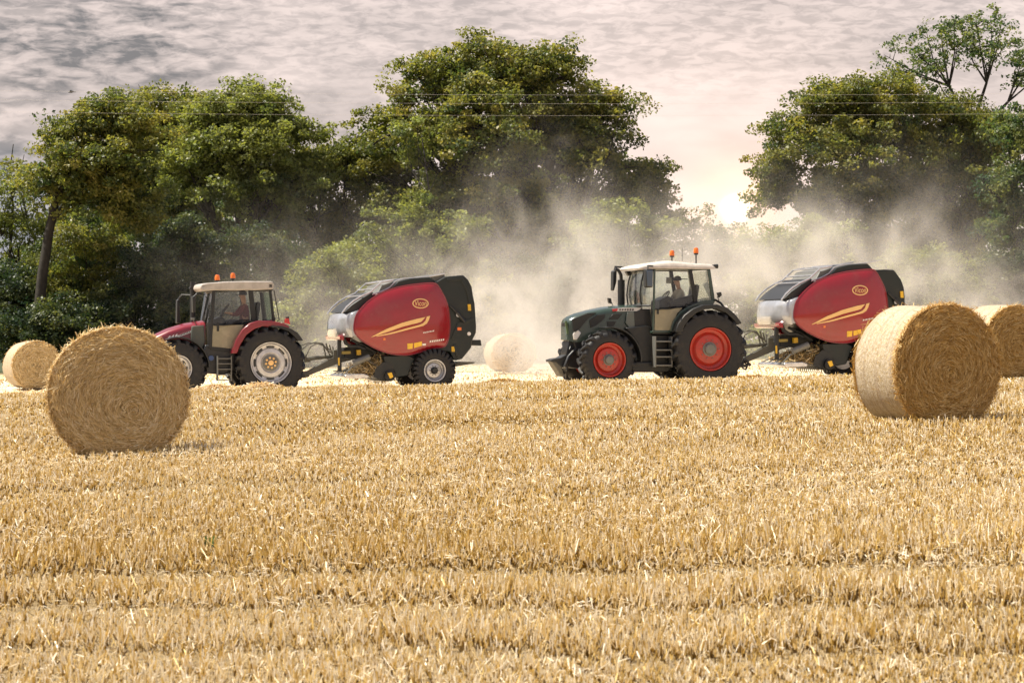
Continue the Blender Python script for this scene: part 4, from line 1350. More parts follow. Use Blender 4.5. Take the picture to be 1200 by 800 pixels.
# ---------------------------------------------------------------- maroon tractor
def tractor_red():
    V = Veh('tractor', 'maroon tractor with pale grey wheel rims and a cream cab roof on the left', 'tractor', 280, 76.6, 15, dz=0.0)
    rt = V.root
    # wheels
    x, z = V.P(317.7, 425, -1.16)
    Rr = max(z, .9)
    for s in (-1, 1): make_wheel(rt, x, s * .92, z, z + .02 if z < 1.05 else .95, .50, .55, s, M['steel'], 'silver', 20)
    x2, z2 = V.P(209, 432, -1.05)
    for s in (-1, 1): make_wheel(rt, x2, s * .86, z2, z2 + .02 if z2 < .85 else .66, .38, .36, s, M['steel'], 'silver', 18, steer=0.05)
    print('red tractor rear', x, z, 'front', x2, z2)
    # hood
    hood = hood_loft(V, [(163, 404, 420, .33), (168, 400, 416, .38), (180, 393, 413, .41), (197, 385, 411, .44), (217, 379, 411, .46), (240, 375.5, 411, .47)], M['red'])
    b = MB(); b.prism(V.L([(164, 409), (176, 404), (179, 416), (168, 421)], -.40), -.405, .405); b.build('grille', M['black'], hood, bevel=.01)
    for s in (-1, 1):
        c = MB(); c.prism(V.L([(166, 404.5), (176, 400), (178, 403), (167, 408)], -.42), s * .385, s * .43); c.build('headlight', M['lens'], rt, bevel=.01)
    # white slanted emblem panel on the flank of the hood
    b = MB(); b.prism(V.L([(207, 393.5), (224, 387), (224, 389.5), (209, 395)], -.475), -.478, -.455); b.build('side_emblem', M['whitedecal'], hood)
    b = MB()
    for k in range(7):
        b.prism(V.L([(210.5 + k * 1.8, 392.2 - k * .68), (211.5 + k * 1.8, 391.8 - k * .68), (211.3 + k * 1.8, 393.3 - k * .68), (210.3 + k * 1.8, 393.7 - k * .68)], -.475), -.482, -.46)
    b.build('side_lettering', M['black'], hood)
    b = MB()
    for k in range(3): b.prism(V.L([(197 + k * 4, 395.5 - k), (199.5 + k * 4, 393 - k), (200 + k * 4, 395 - k), (197.6 + k * 4, 398 - k)], -.46), -.468, -.43)
    b.build('side_vent', M['whitedecal'], hood)
    # chassis, engine
    b = MB(); b.prism(V.L([(172, 412), (240, 408), (300, 402), (332, 402), (336, 428), (300, 438), (236, 436), (200, 430), (176, 424)], -.3), -.32, .32)
    b.build('chassis', M['frame'], rt, bevel=.02)
    b = MB()
    for (a, c, d, e_, w) in ((196, 411, 238, 424, .40), (180, 416, 200, 428, .36)):
        b.prism(V.L([(a, c), (d, c), (d, e_), (a, e_)], -w), -w, w)
    for k in range(6): b.prism(V.L([(200 + k * 6, 413), (203 + k * 6, 413), (203 + k * 6, 424), (200 + k * 6, 424)], -.43), -.43, .43)
    b.build('engine', M['black'], rt, bevel=.01)
    b = MB(); b.tube([(x, -.95, z), (x, .95, z)], .15, 16); b.build('axle', M['frame'], rt); b = MB(); b.tube([(x2, -.8, z2), (x2, .8, z2)], .10, 14)
    b.prism([(x2 - .3, z2 - .12), (x2 + .4, z2 - .12), (x2 + .4, z2 + .2), (x2 - .3, z2 + .2)], -.2, .2)
    b.build('axle', M['frame'], rt)
    # grey green shield beside the engine
    b = MB(); b.prism(V.L([(225, 382), (239, 381), (240.5, 400), (238, 407), (226, 404), (224, 394)], -.62), -.62, -.50)
    b.build('exhaust_shield', paint('grey green metal', (.075, .085, .075), .5, dust=.25), rt, bevel=.02)
    # cab floor, tank and steps
    b = MB(); b.prism(V.L([(240, 404), (276, 404), (277, 412), (275, 434), (262, 439), (240, 437), (237, 420)], -.72), -.74, .74)
    b.build('fuel_tank', M['frame'], rt, bevel=.03)
    c = MB(); c.lathe([(-.02, .001), (-.02, .07), (.02, .07), (.02, .001)], V.p3(247.5, 419.5, -.76), 18, 'Y'); c.build('tank_cap', paint('blue cap', (.03, .10, .30), .4), rt)
    b = MB()
    for py in (420, 426, 432.5, 439, 445):
        x0, zz = V.P(255, py, -.86); x1, _ = V.P(270, py, -.86)
        b.box(x0, x1, -.96, -.76, zz - .012, zz + .012)
    for px in (254.6, 270.6):
        x0, za = V.P(px, 417, -.86); _, zb = V.P(px, 446, -.86)
        b.box(x0 - .012, x0 + .012, -.96, -.76, zb, za)
    b.build('steps', M['grey'], rt)
    # cab frame
    w = .74
    fr = MB()
    for s in (-1, 1):
        def q(px, py): 
            p = V.P(px, py, -w); return (p[0], s * w, p[1])
        beam(fr, q(250.5, 341), q(246, 408), .085, .06)
        beam(fr, q(293.5, 339), q(297.5, 376), .13, .06)
        beam(fr, q(316.5, 340), q(320.5, 376), .07, .06)
        beam(fr, q(249, 340), q(318, 339), .06, .06)
        beam(fr, q(246, 408), q(273, 411), .06, .06)
        beam(fr, q(297, 377), q(321, 377), .07, .06)
    for px, py in ((250.5, 341), (246, 408), (316.5, 340), (320.5, 376), (318, 339)):
        x0, z0 = V.P(px, py, -w); beam(fr, (x0, -w, z0), (x0, w, z0), .06)
    x0, z0 = V.P(242, 404, -w); fr.box(x0, x0 + .9, -w + .01, w - .01, z0 - .05, z0)
    fr.build('cab_frame', M['black'], rt, bevel=.01)
    # dashboard + floor, seat
    b = MB(); b.prism(V.L([(244, 376), (256, 371), (262, 374), (258, 384), (254, 406), (245, 406)], 0), -.34, .34); b.build('dashboard', M['black'], rt, bevel=.03)
    make_seat(V, 287, 382); make_steering(V, 263, 363)
    b = MB(); b.prism(V.L([(284, 378), (300, 376), (304, 384), (300, 392), (286, 392)], -.6), -.6, -.42); b.build('side_console', M['black'], rt, bevel=.03)
    # glass: windscreen, doors, quarter windows, rear window
    g = M['glass']
    b = MB()
    xt, zt = V.P(249, 342, -w); xb, zb = V.P(244.5, 378, -w)
    ring = [(-w, 0.0), (-w * .5, -.045), (0, -.06), (w * .5, -.045), (w, 0.0)]
    b.loft([[(xt + dx, y, zt) for y, dx in ring] + [(xt + dx - .008, y, zt) for y, dx in ring[::-1]], [(xb + dx - .02, y, zb) for y, dx in ring] + [(xb + dx - .028, y, zb) for y, dx in ring[::-1]]])
    b.build('windscreen', g, rt)
    doors = both(V, 'door', V.L([(251.8, 342.5), (291, 341.5), (295.5, 375), (294, 376), (249.7, 380)], -w), w - .002, w + .01, g, bevel=0)
    both(V, 'lower_door_pane', V.L([(249.5, 381.5), (285.5, 380.5), (277.5, 393), (272.5, 408.5), (248.5, 406)], -w), w - .002, w + .01, M['tan_glass'], bevel=0)
    for s, d in zip((-1, 1), doors):
        h_ = MB(); pts = V.L([(250, 381), (262, 381), (270, 380), (276, 376.5), (284, 375), (294, 375)], -w)
        h_.tube([(a, s * (w + .03), c) for a, c in pts], [.018, .018, .03, .035, .025, .018], 6); h_.build('handle', M['black'], d)
        h_ = MB(); pts = V.L([(254, 378), (256.5, 378), (256.5, 388), (254, 388)], -w); h_.prism(pts, s * (w + .01), s * (w + .05)); h_.build('latch', M['black'], d, bevel=.01)
    both(V, 'side_window', V.L([(299.5, 341.5), (315.5, 341.5), (319, 374.5), (302, 374.5)], -w), w - .002, w + .008, g, bevel=0)
    b = MB(); xt, zt = V.P(317.5, 342, -w); xb, zb = V.P(321.5, 376, -w)
    b.add([(xt, -w + .03, zt), (xt, w - .03, zt), (xb, w - .03, zb), (xb, -w + .03, zb), (xt + .008, -w + .03, zt), (xt + .008, w - .03, zt), (xb + .008, w - .03, zb), (xb + .008, -w + .03, zb)],
          [(0, 1, 2, 3), (4, 5, 6, 7), (0, 1, 5, 4), (2, 3, 7, 6), (0, 3, 7, 4), (1, 2, 6, 5)])
    b.build('rear_window', g, rt)
    for s in (-1, 1):
        b = MB()
        p = V.L([(317, 339.5), (321, 340.5), (327, 375), (324.5, 376.5)], -w)
        b.tube([(a, s * (w + .02), c) for a, c in p], .014, 6, cap=False)
        b.build('rear_guard', M['black'], rt)
    # roof
    b = MB()
    prof = V.L([(237, 341), (234.5, 337.5), (236, 333), (243, 331.5), (262, 330), (285, 329.3), (319, 329.5), (321, 331.5), (320.5, 339), (300, 340), (250, 340.2)], -.80)
    b.prism(prof, -.80, .80)
    roof = b.build('roof', paint('grey brown roof plastic', (.47, .43, .39), .4, dust=.2), rt, bevel=.03)
    b = MB(); b.prism(V.L([(243, 331.6), (247, 331.4), (246, 333.6), (242, 334)], -.82), -.6, .6); b.build('visor', M['black'], roof, bevel=.008)
    for s in (-1, 1):
        for (px, py) in ((239, 336.5), (317, 335)):
            xx, zz = V.P(px, py, -.8); lw = MB(); lw.box(xx - .06, xx + .06, s * .74 - .06, s * .74 + .085, zz - .055, zz + .055); lw.build('work_light', M['lens'] if px < 300 else M['black'], rt, bevel=.015)
    make_beacon(V, 254.6, 325.2, -.55, 330); make_beacon(V, 273, 323, .45, 330)
    # mirrors and the exhaust
    for s in (-1, 1):
        pl = -1.02
        m_ = MB(); p = V.L([(219.5, 350), (222.5, 349), (223.5, 378), (219.2, 378)], pl) if s > 0 else V.L([(225, 347), (228.5, 347), (228.5, 366), (225.5, 366)], pl)
        xs = p
        m_.prism(xs, s * .86, s * 1.10); mo = m_.build('mirror', M['black'], rt, bevel=.02)
        a = MB(); x0, z0 = V.P(240, 345, -.75); x1 = sum(k[0] for k in p) / 4; z1 = max(k[1] for k in p)
        a.tube([(x0, s * .72, z0), (x1 + .1, s * .95, z0 + .02), (x1, s * .98, z1 - .02)], .018, 6); a.build('mirror_arm', M['black'], mo)
    m_ = MB(); xx, zt = V.P(223.5, 341, .5); _, zb = V.P(223.5, 384, .5)
    m_.tube([(xx + .06, .52, zb), (xx + .06, .52, zt + .25), (xx + .06, .52, zt + .02), (xx - .02, .50, zt - .02 + .12)], [.075, .075, .045, .04], 14); m_.build('exhaust_pipe', M['black'], rt)
    m_ = MB(); xx, zz = V.P(226, 375, -.46); m_.tube([(xx + .1, -.42, zz - .12), (xx, -.44, zz + .02)], .014, 6); m_.box(xx - .05, xx + .05, -.48, -.42, zz, zz + .06); m_.build('front_mirror', M['grey'], rt, bevel=.01)
    # fenders
    outer = [(271.5, 414), (276.5, 398), (284, 386), (293, 378.5), (303, 375.6), (318, 376), (332, 378.5), (339, 382)]
    inner = [(277.5, 414), (282, 403), (289, 392), (298, 385.5), (308, 382), (320, 382), (332, 384), (338.5, 386)]
    pts = arc_band(V, outer, inner, -1.12)
    for s, o in zip((-1, 1), both(V, 'rear_fender', pts, .72, 1.14, M['red'], bevel=.02)):
        rl = MB(); p = V.L([(334.5, 373), (338.5, 373), (340, 380), (333.5, 378.5)], -1.1); rl.prism(p, s * .98, s * 1.12); k = rl.build('tail_light', M['redlens'], o, bevel=.01)
        rl = MB(); p = V.L([(335.5, 371), (339, 371), (339, 375), (335.5, 375)], -1.1); rl.prism(p, s * .98, s * 1.08); rl.build('lamp_bracket', M['black'], o, bevel=.01)
    o2 = [(318, 381.5), (330, 382), (340, 384.5), (349, 390), (355.5, 399)]
    i2 = [(318, 383.5), (329, 384.5), (338, 388), (345, 394), (349.5, 399.5)]
    both(V, 'fender_flap', arc_band(V, o2, i2, -1.15), .74, 1.17, M['black'], bevel=.008)
    cx, cz = V.P(209, 432, -1.0)
    for s in (-1, 1):
        b = MB(); pts = []
        r0, r1 = z2 + .08, z2 + .045
        A = [R(a) for a in range(112, -8, -10)]
        pts = [(cx + r0 * math.cos(a), cz + r0 * math.sin(a)) for a in A] + [(cx + r1 * math.cos(a), cz + r1 * math.sin(a)) for a in A[::-1]]
        b.prism(pts, s * .66, s * 1.05); b.build('front_fender', M['black'], rt, bevel=.008)
    # rear linkage and hitch
    b = MB()
    for s in (-1, 1):
        b.tube([V.p3(330, 432, 0)[:1] + (s * .32, V.p3(330, 432, 0)[2]), (V.P(352, 436, 0)[0], s * .42, V.P(352, 436, 0)[1])], .035, 8)
        b.tube([(V.P(334, 405, 0)[0], s * .3, V.P(334, 405, 0)[1]), (V.P(346, 412, 0)[0], s * .38, V.P(346, 412, 0)[1]), (V.P(348, 434, 0)[0], s * .4, V.P(348, 434, 0)[1])], .025, 8)
    x0, z0 = V.P(330, 440, 0); x1, z1 = V.P(357, 441, 0); b.box(x0, x1, -.06, .06, z1 - .03, z1 + .05)
    b.build('rear_linkage', M['frame'], rt)
    person(V, 'driver in a dark cap and dusty maroon shirt at the wheel of the maroon tractor', (287, 379), (286, 355.5), (284.5, 347.5), (266, 366.5), (257, 396), M['shirt_red'])
    return V
VR = tractor_red()


# ---------------------------------------------------------------- green tractor
def tractor_green():
    V = Veh('tractor', 'dark green tractor with bright red wheel rims and a pale domed roof in the middle', 'tractor', 770, 75.2, 15)
    rt = V.root
    x, z = V.P(832.5, 409, -1.2)
    rR = min(z + .02, 1.02)
    for s in (-1, 1): make_wheel(rt, x, s * .95, z, rR, .56, .56, s, M['rimred'], 'red', 20)
    x2, z2 = V.P(714, 421.5, -1.17)
    fR = min(z2 + .02, .84)
    for s in (-1, 1): make_wheel(rt, x2, s * .94, z2, fR, .48, .44, s, M['rimred'], 'red', 18, steer=0.06)
    print('green tractor rear', x, z, rR, 'front', x2, z2, fR)
    g = M['green']
    hood = hood_loft(V, [(664, 374, 398, .30), (668, 371, 400, .36), (676, 367.5, 401, .39), (690, 363.6, 398, .41), (709, 359.6, 390, .43), (730, 357.5, 386, .45), (752, 357, 386, .47)], g)
    # dark windows in the flank
    for pts in ([(670, 374), (688, 367), (699, 366), (688, 374), (678, 386), (672, 390)], [(691, 375), (700, 369), (709, 368), (708, 373), (700, 380), (692, 384)],
                [(713, 374), (718, 368), (729, 367.5), (724, 374)], [(711, 376.5), (722, 376.5), (719, 382), (712, 383)]):
        for s in (-1, 1):
            b = MB(); b.prism(V.L(pts, -.43), s * .40, s * .455); b.build('hood_vent', M['black'], hood, bevel=.006)
    for s in (-1, 1):
        b = MB(); b.prism(V.L([(717, 361.8), (731, 360.2), (752, 360.2), (748, 364.5), (722, 365)], -.46), s * .45, s * .478); b.build('side_emblem', M['steel'], hood, bevel=.004)
        b = MB()
        for k in range(6):
            b.prism(V.L([(726 + k * 3, 361.8), (727.8 + k * 3, 361.8), (727.4 + k * 3, 363.8), (725.6 + k * 3, 363.8)], -.48), s * .478, s * .484)
        b.build('side_lettering', M['frame'], hood)
        b = MB(); b.prism(V.L([(717, 362), (724, 361.3), (723, 364.6), (718, 364.8)], -.47), s * .47, s * .485); b.build('side_stripe', M['redlens'], hood)
        b = MB(); b.prism(V.L([(671, 391), (677, 386), (681, 390), (676, 398), (672, 398)], -.38), s * .34, s * .41); b.build('headlight', M['lens'], hood, bevel=.02)
    b = MB(); b.prism(V.L([(664.5, 378), (668, 376), (669, 398), (665.5, 397)], -.30), -.26, .26); b.build('grille', M['black'], hood, bevel=.01)
    b = MB(); b.prism(V.L([(733, 384), (757, 381), (765, 384), (767, 424), (752, 424), (747, 402)], -.60), -.62, .62)
    b.build('side_panel', M['black'], rt, bevel=.03)
    b = MB(); b.prism(V.L([(738, 368), (752, 362), (762, 362), (764, 386), (736, 386)], -.5), -.5, .5); b.build('engine_bay', M['frame'], rt, bevel=.02)
    b = MB(); b.prism(V.L([(735, 366), (743, 365), (744, 384), (738, 385), (733, 378)], -.52), -.53, -.49); b.build('side_shield', paint('grey green shield', (.10, .12, .11), .3, dust=.2, coat=.4), rt, bevel=.01)
    b = MB(); b.prism(V.L([(672, 400), (740, 386), (800, 390), (850, 395), (850, 420), (800, 434), (700, 428), (676, 416)], -.3), -.33, .33)
    b.build('chassis', M['frame'], rt, bevel=.02)
    b = MB(); b.tube([(x, -.95, z), (x, .95, z)], .17, 16); b.build('axle', M['frame'], rt); b = MB(); b.tube([(x2, -.8, z2), (x2, .8, z2)], .12, 14); b.prism([(x2 - .3, z2 - .15), (x2 + .4, z2 - .15), (x2 + .4, z2 + .25), (x2 - .3, z2 + .25)], -.22, .22)
    b.build('axle', M['frame'], rt)
    # tank + steps
    b = MB(); b.prism(V.L([(764, 392), (792, 392), (790, 428), (782, 436), (740, 436), (740, 424), (765, 424)], -.62), -.66, .66); b.build('fuel_tank', M['black'], rt, bevel=.03)
    b = MB()
    for py in (400, 410, 418, 428):
        x0, zz = V.P(768, py, -.9); x1, _ = V.P(786, py, -.9); b.box(x0, x1, -1.0, -.70, zz - .018, zz + .018)
    for px in (767.5, 786.5):
        x0, za = V.P(px, 394, -.9); _, zb = V.P(px, 430, -.9); b.box(x0 - .012, x0 + .012, -.98, -.70, zb, za)
    b.build('steps', M['grey'], rt, bevel=.004)
    # cab
    w = .80
    fr = MB()
    for s in (-1, 1):
        def q(px, py):
            p = V.P(px, py, -w); return (p[0], s * w, p[1])
        beam(fr, q(767, 315), q(765.5, 390), .05, .06)
        beam(fr, q(830, 314), q(836, 354), .09, .06)
        beam(fr, q(766, 314.5), q(831, 315.5), .06, .06)
        beam(fr, q(765, 388.5), q(786, 388.5), .06, .06)
    for px, py in ((767, 315), (830, 315), (765, 389), (836, 354)):
        x0, z0 = V.P(px, py, -w); beam(fr, (x0, -w, z0), (x0, w, z0), .06)
    fr.build('cab_frame', g, rt, bevel=.012)
    fr = MB()
    for s in (-1, 1):
        def q(px, py):
            p = V.P(px, py, -w); return (p[0], s * (w + .005), p[1])
        beam(fr, q(808.5, 316), q(815, 354), .10, .06)
        beam(fr, q(803, 357), q(836, 352), .05, .06)
    x0, z0 = V.P(765, 389, -w); fr.box(x0, x0 + 1.2, -w + .03, w - .03, z0 - .06, z0 - .01)
    fr.build('door_frame', M['black'], rt, bevel=.01)
    gl = M['glass']
    doors = both(V, 'door', V.L([(768.5, 317), (806, 317), (812, 353), (803, 357), (801, 358.3), (767.6, 361)], -w), w - .002, w + .008, gl, bevel=0)
    both(V, 'lower_door_pane', V.L([(767.6, 362), (799.5, 360.5), (793, 368), (785.5, 387), (767, 387.5)], -w), w - .002, w + .008, M['tan_glass'], bevel=0)
    for s, d in zip((-1, 1), doors):
        h_ = MB(); pts = V.L([(767, 362.5), (785, 362), (803, 358)], -w); h_.tube([(a, s * (w + .02), c) for a, c in pts], .014, 6); h_.build('handle', M['black'], d)
        h_ = MB(); pts = V.L([(769.5, 363), (771.5, 363), (771.5, 368), (769.5, 368)], -w); h_.prism(pts, s * (w + .01), s * (w + .04)); h_.build('latch', M['black'], d)
    both(V, 'side_window', V.L([(812, 317.5), (828.5, 317.5), (833, 350), (818, 353)], -w), w - .002, w + .008, gl, bevel=0)
    # curved windscreen
    b = MB()
    rings = []
    for (px, py) in ((766.5, 316), (765.8, 330), (765.3, 345), (765.3, 358)):
        xx, zz = V.P(px, py, -w)
        rg = [(-w, 0), (-w * .7, -.17), (-w * .35, -.25), (0, -.28), (w * .35, -.25), (w * .7, -.17), (w, 0)]
        bow = {316: 0, 330: -.07, 345: -.10, 358: -.06}[py]
        rings.append([(xx + dx * 1.0 + bow, y, zz) for y, dx in rg] + [(xx + dx + bow - .01, y, zz) for y, dx in rg[::-1]])
    b.loft(rings); b.build('windscreen', gl, rt, ang=60)
    b = MB()
    for s in (-1, 1): b.tube([(rings[k][1 if s < 0 else 5][0] - .02, s * w * .72, rings[k][0][2]) for k in range(4)], .02, 6)
    b.tube([(rings[0][i][0] - .02, rings[0][i][1], rings[0][i][2] - .01) for i in range(7)], .03, 6); b.tube([(rings[3][i][0] - .02, rings[3][i][1], rings[3][i][2]) for i in range(7)], .03, 6)
    b.build('windscreen_frame', M['black'], rt)
    b = MB(); xt, zt = V.P(830.5, 317, -w); xb, zb = V.P(836, 353, -w)
    b.loft([[(xt, -w + .05, zt), (xt, w - .05, zt), (xt + .008, w - .05, zt), (xt + .008, -w + .05, zt)], [(xb, -w + .05, zb), (xb, w - .05, zb), (xb + .008, w - .05, zb), (xb + .008, -w + .05, zb)]]); b.build('rear_window', gl, rt)
    # roof, domed
    prof = [(748, 316.5), (747, 314), (750, 311.5), (758, 309.5), (772, 307.5), (788, 305.5), (803, 307.2), (818, 308.6), (834, 309.3), (838, 311), (837, 314.5), (828, 315.5), (800, 315), (766, 315)]
    pl = V.L(prof, -.84)
    secs = []
    zc = V.P(800, 315, -.84)[1]
    for (y, k, zz) in ((-.86, .2, .0), (-.84, .75, .0), (-.74, .98, 0), (-.4, 1.05, 0), (0, 1.08, 0), (.4, 1.05, 0), (.74, .98, 0), (.84, .75, 0), (.86, .2, 0)):
        secs.append([(a, y, zc + (c - zc) * k) for a, c in pl])
    b = MB(); b.loft(secs); roof = b.build('roof', M['cream'], rt, ang=60)
    for s in (-1, 1):
        lw = MB(); c = V.p3(838.5, 312, -.80); lw.tube([(c[0] - .12, s * .80, c[2]), (c[0] - .02, s * .80, c[2]), (c[0] + .06, s * .80, c[2])], [.03, .055, .06], 12); lw.build('work_light', M['black'], rt)
        lw = MB(); c = V.p3(757, 316, -.72); lw.box(c[0] - .05, c[0] + .05, s * .62 - .09, s * .62 + .09, c[2] + .02, c[2] + .12); lw.build('work_light', M['lens'], rt, bevel=.015)
    make_beacon(V, 787.5, 296.5, .5, 308); make_beacon(V, 815.7, 293.5, -.6, 312)
    b = MB(); c = V.p3(799.5, 306, 0); b.tube([c, (c[0], 0, c[2] + .35)], .006, 5); b.build('aerial', M['black'], rt)
    # mirrors
    mi = MB(); p = V.L([(754.5, 315), (763.5, 315), (763, 337), (755, 337)], -1.05); mi.prism(p, -1.22, -.98); mo = mi.build('mirror', M['black'], rt, bevel=.035)
    mi = MB(); mi.prism(V.L([(755.6, 317), (762.5, 317), (762, 335.5), (756, 335.5)], -1.05), -1.235, -1.20); mi.build('mirror_glass', paint('dark blue mirror', (.03, .055, .09), .08, dust=.05, coat=1), mo, bevel=.01)
    mi = MB(); c = V.p3(759, 314, -1.05); d = V.p3(766, 314, -.8); mi.tube([(c[0], -1.08, c[2]), (c[0], -1.05, c[2] + .06), (d[0], -.8, d[2] + .05)], .02, 6); mi.build('mirror_arm', M['black'], mo)
    mi = MB(); p = V.L([(717.5, 318), (721.8, 316), (721.5, 330), (718.5, 341), (717.2, 340)], .95); mi.prism(p, .86, 1.1); mo = mi.build('mirror', M['black'], rt, bevel=.02)
    mi = MB(); mi.tube([V.p3(720, 318, .98), V.p3(720.5, 312.6, .98), V.p3(740, 313.8, .9), V.p3(752, 314, .8)], .028, 8); mi.build('mirror_arm', M['black'], mo)
    mi = MB(); mi.prism(V.L([(732.5, 312), (741, 312), (741, 323), (736, 323.5), (733, 319)], .88), .80, .98); mi.build('work_light', M['black'], rt, bevel=.02)
    # exhaust with bent outlet
    e_ = MB(); e_.tube([V.p3(728, 361, .45), V.p3(728, 328, .45)], .095, 18); e_.tube([V.p3(728, 328, .45), V.p3(727.6, 322, .45), V.p3(725, 317, .45), V.p3(721, 315, .45)], .045, 12); e_.build('exhaust_pipe', M['black'], rt)
    m_ = MB(); m_.tube([V.p3(719, 359, .2), V.p3(717, 355, .2), V.p3(714, 353, .2)], .012, 6); m_.prism(V.L([(712, 349), (715.5, 349.5), (716.5, 356), (713, 355)], .2), .14, .26); m_.build('front_mirror', M['black'], rt, bevel=.01)
    # fenders
    outer = [(785, 388), (789, 376), (797, 365), (808, 358), (822, 352.5), (836, 351)]
    inner = [(792, 388), (796, 379), (803, 369.5), (812, 363), (824, 358.5), (836, 356.5)]
    both(V, 'inner_fender', arc_band(V, outer, inner, -.86), .76, .90, g, bevel=.015)
    o2 = [(791, 389), (794.5, 379), (802, 369), (812, 361.5), (824, 357), (840, 356.5), (853, 361), (862, 369), (869, 378.5)]
    i2 = [(799, 389), (802, 381), (808, 373), (816, 366.5), (826, 362.5), (839, 361.5), (850, 366), (858, 373), (864.5, 380.5)]
    for s, o in zip((-1, 1), both(V, 'rear_fender', arc_band(V, o2, i2, -1.2), .84, 1.24, M['black'], bevel=.02)):
        k = MB(); k.tube([(V.P(850, 362, -1.0)[0], s * .98, V.P(850, 362, -1.0)[1]), (V.P(845, 355, -1.0)[0], s * .98, V.P(845, 355, -1.0)[1]), (V.P(839, 351, -1.0)[0], s * .9, V.P(839, 351, -1.0)[1])], .03, 6)
        k.tube([(V.P(843, 353, -1.0)[0], s * .98, V.P(843, 353, -1.0)[1]), (V.P(841, 347, -1.0)[0], s * .98, V.P(841, 347, -1.0)[1])], .012, 5); k.build('lamp_bracket', M['black'], o)
        k = MB(); k.prism(V.L([(840, 343), (845, 342), (846, 346), (842.5, 349)], -1.0), s * .94, s * 1.02); k.build('rear_lamp', M['black'], o, bevel=.012)
    for s in (-1, 1):
        b = MB(); r0, r1 = fR + .09, fR + .055
        A = [R(a) for a in range(100, -12, -8)]
        b.prism([(x2 + .04 + r0 * math.cos(a), z2 + r0 * math.sin(a)) for a in A] + [(x2 + .04 + r1 * math.cos(a), z2 + r1 * math.sin(a)) for a in A[::-1]], s * .70, s * 1.16)
        b.build('front_fender', M['black'], rt, bevel=.008)
    # front linkage, warning bars and pointed front attachment
    b = MB()
    for s in (-1, 1):
        b.tube([(V.P(672, 408, 0)[0], s * .3, V.P(672, 408, 0)[1]), (V.P(662, 418, 0)[0], s * .36, V.P(662, 418, 0)[1]), (V.P(657, 430, 0)[0], s * .38, V.P(657, 430, 0)[1])], .05, 8)
        b.tube([(V.P(670, 396, 0)[0], s * .12, V.P(670, 396, 0)[1]), (V.P(664, 410, 0)[0], s * .3, V.P(664, 410, 0)[1])], .035, 8)
        b.tube([(V.P(672, 398, -.2)[0], s * .22, V.P(672, 398, 0)[1]), (V.P(660, 434, 0)[0], s * .3, V.P(660, 434, 0)[1])], .03, 8)
    b.prism(V.L([(664, 398), (676, 400), (680, 420), (676, 432), (664, 430), (660, 415)], 0), -.26, .26)
    b.build('front_linkage', M['frame'], rt, bevel=.01)
    b = MB(); b.prism(V.L([(645, 422.5), (649, 421.5), (653, 425), (657, 430), (660, 441), (656, 441), (652, 434), (648, 428)], -.1), -.22, .22)
    b.build('front_weight', M['dust_metal'], rt, bevel=.02)
    b = MB(); b.prism(V.L([(643, 421.5), (648, 420), (655, 419), (664, 414), (664, 432), (656, 430), (650, 424.5), (644, 424)], -.1), -.24, .24)
    b.build('weight_cover', M['black'], rt, bevel=.02)
    gb = paint('green bar', (.06, .11, .04), .5)
    for (a, v) in (((663, 376), -.3), ((664.5, 379), .3)):
        b = MB(); p0 = V.p3(a[0], a[1], v); p1 = V.p3(a[0] + 2.5, a[1] + 15, v); beam(b, p0, p1, .05, .05); p2 = V.p3(a[0] + 7, a[1] + 22, v); beam(b, p1, p2, .03)
        p3_ = V.p3(a[0] + 4.5, a[1] + 5, v); beam(b, p3_, p2, .04)
        b.build('guard_bar', gb, rt)
    # inside
    b = MB(); b.prism(V.L([(768, 352), (778, 347), (784, 350), (782, 360), (774, 364), (770, 386), (766, 386)], 0), -.38, .38); b.build('dashboard', M['black'], rt, bevel=.03)
    b = MB(); b.prism(V.L([(783, 353), (795, 350), (812, 345), (815, 350), (813, 358), (785, 358)], -.55), -.58, -.36); b.build('armrest', M['black'], rt, bevel=.03)
    b = MB(); b.prism(V.L([(781, 325), (787, 325), (787, 332), (781, 332)], -.4), -.42, -.36); so = b.build('display', M['grey'], rt, bevel=.008)
    k = MB(); k.tube([V.p3(785, 325, -.39), V.p3(785, 319, -.39)], .015, 6); k.tube([V.p3(787, 326.5, -.39), V.p3(806, 327, -.6)], .012, 5); k.build('display_arm', M['black'], so)
    make_seat(V, 800, 362); make_steering(V, 778.5, 348)
    person(V, 'driver in a dark cap and pale cream shirt at the wheel of the green tractor', (798, 360), (795.5, 338.5), (793.5, 330.5), (780, 351), (772, 380), M['shirt_pale'])
    # rear hitch
    b = MB()
    for s in (-1, 1):
        b.tube([(V.P(845, 420, 0)[0], s * .32, V.P(845, 420, 0)[1]), (V.P(868, 422, 0)[0], s * .42, V.P(868, 422, 0)[1]), (V.P(873, 428, 0)[0], s * .42, V.P(873, 428, 0)[1])], .04, 8)
    x0, z0 = V.P(845, 428, 0); x1, z1 = V.P(874, 429, 0); b.box(x0, x1, -.07, .07, z1 - .03, z1 + .05)
    b.tube([V.p3(872, 424, -.3), V.p3(876, 428, -.3), V.p3(874, 433, -.3), V.p3(870, 431, -.3)], .025, 6)
    b.build('rear_linkage', M['frame'], rt)
    return V
VG = tractor_green()


# ---------------------------------------------------------------- balers
PANEL = [(415, 388), (415.3, 377), (418, 368), (424, 360), (433, 351.5), (445, 343.8), (460, 338), (478, 334), (497, 331.8), (508, 331.6), (513, 334), (518, 342), (522.5, 351), (525.5, 361), (527, 374), (527, 386), (525.5, 397), (522.5, 404.5), (518, 407), (508, 408.5), (494, 412), (483, 415), (472, 416), (458, 414.5), (444, 410), (431, 403.5), (421, 396.5)]

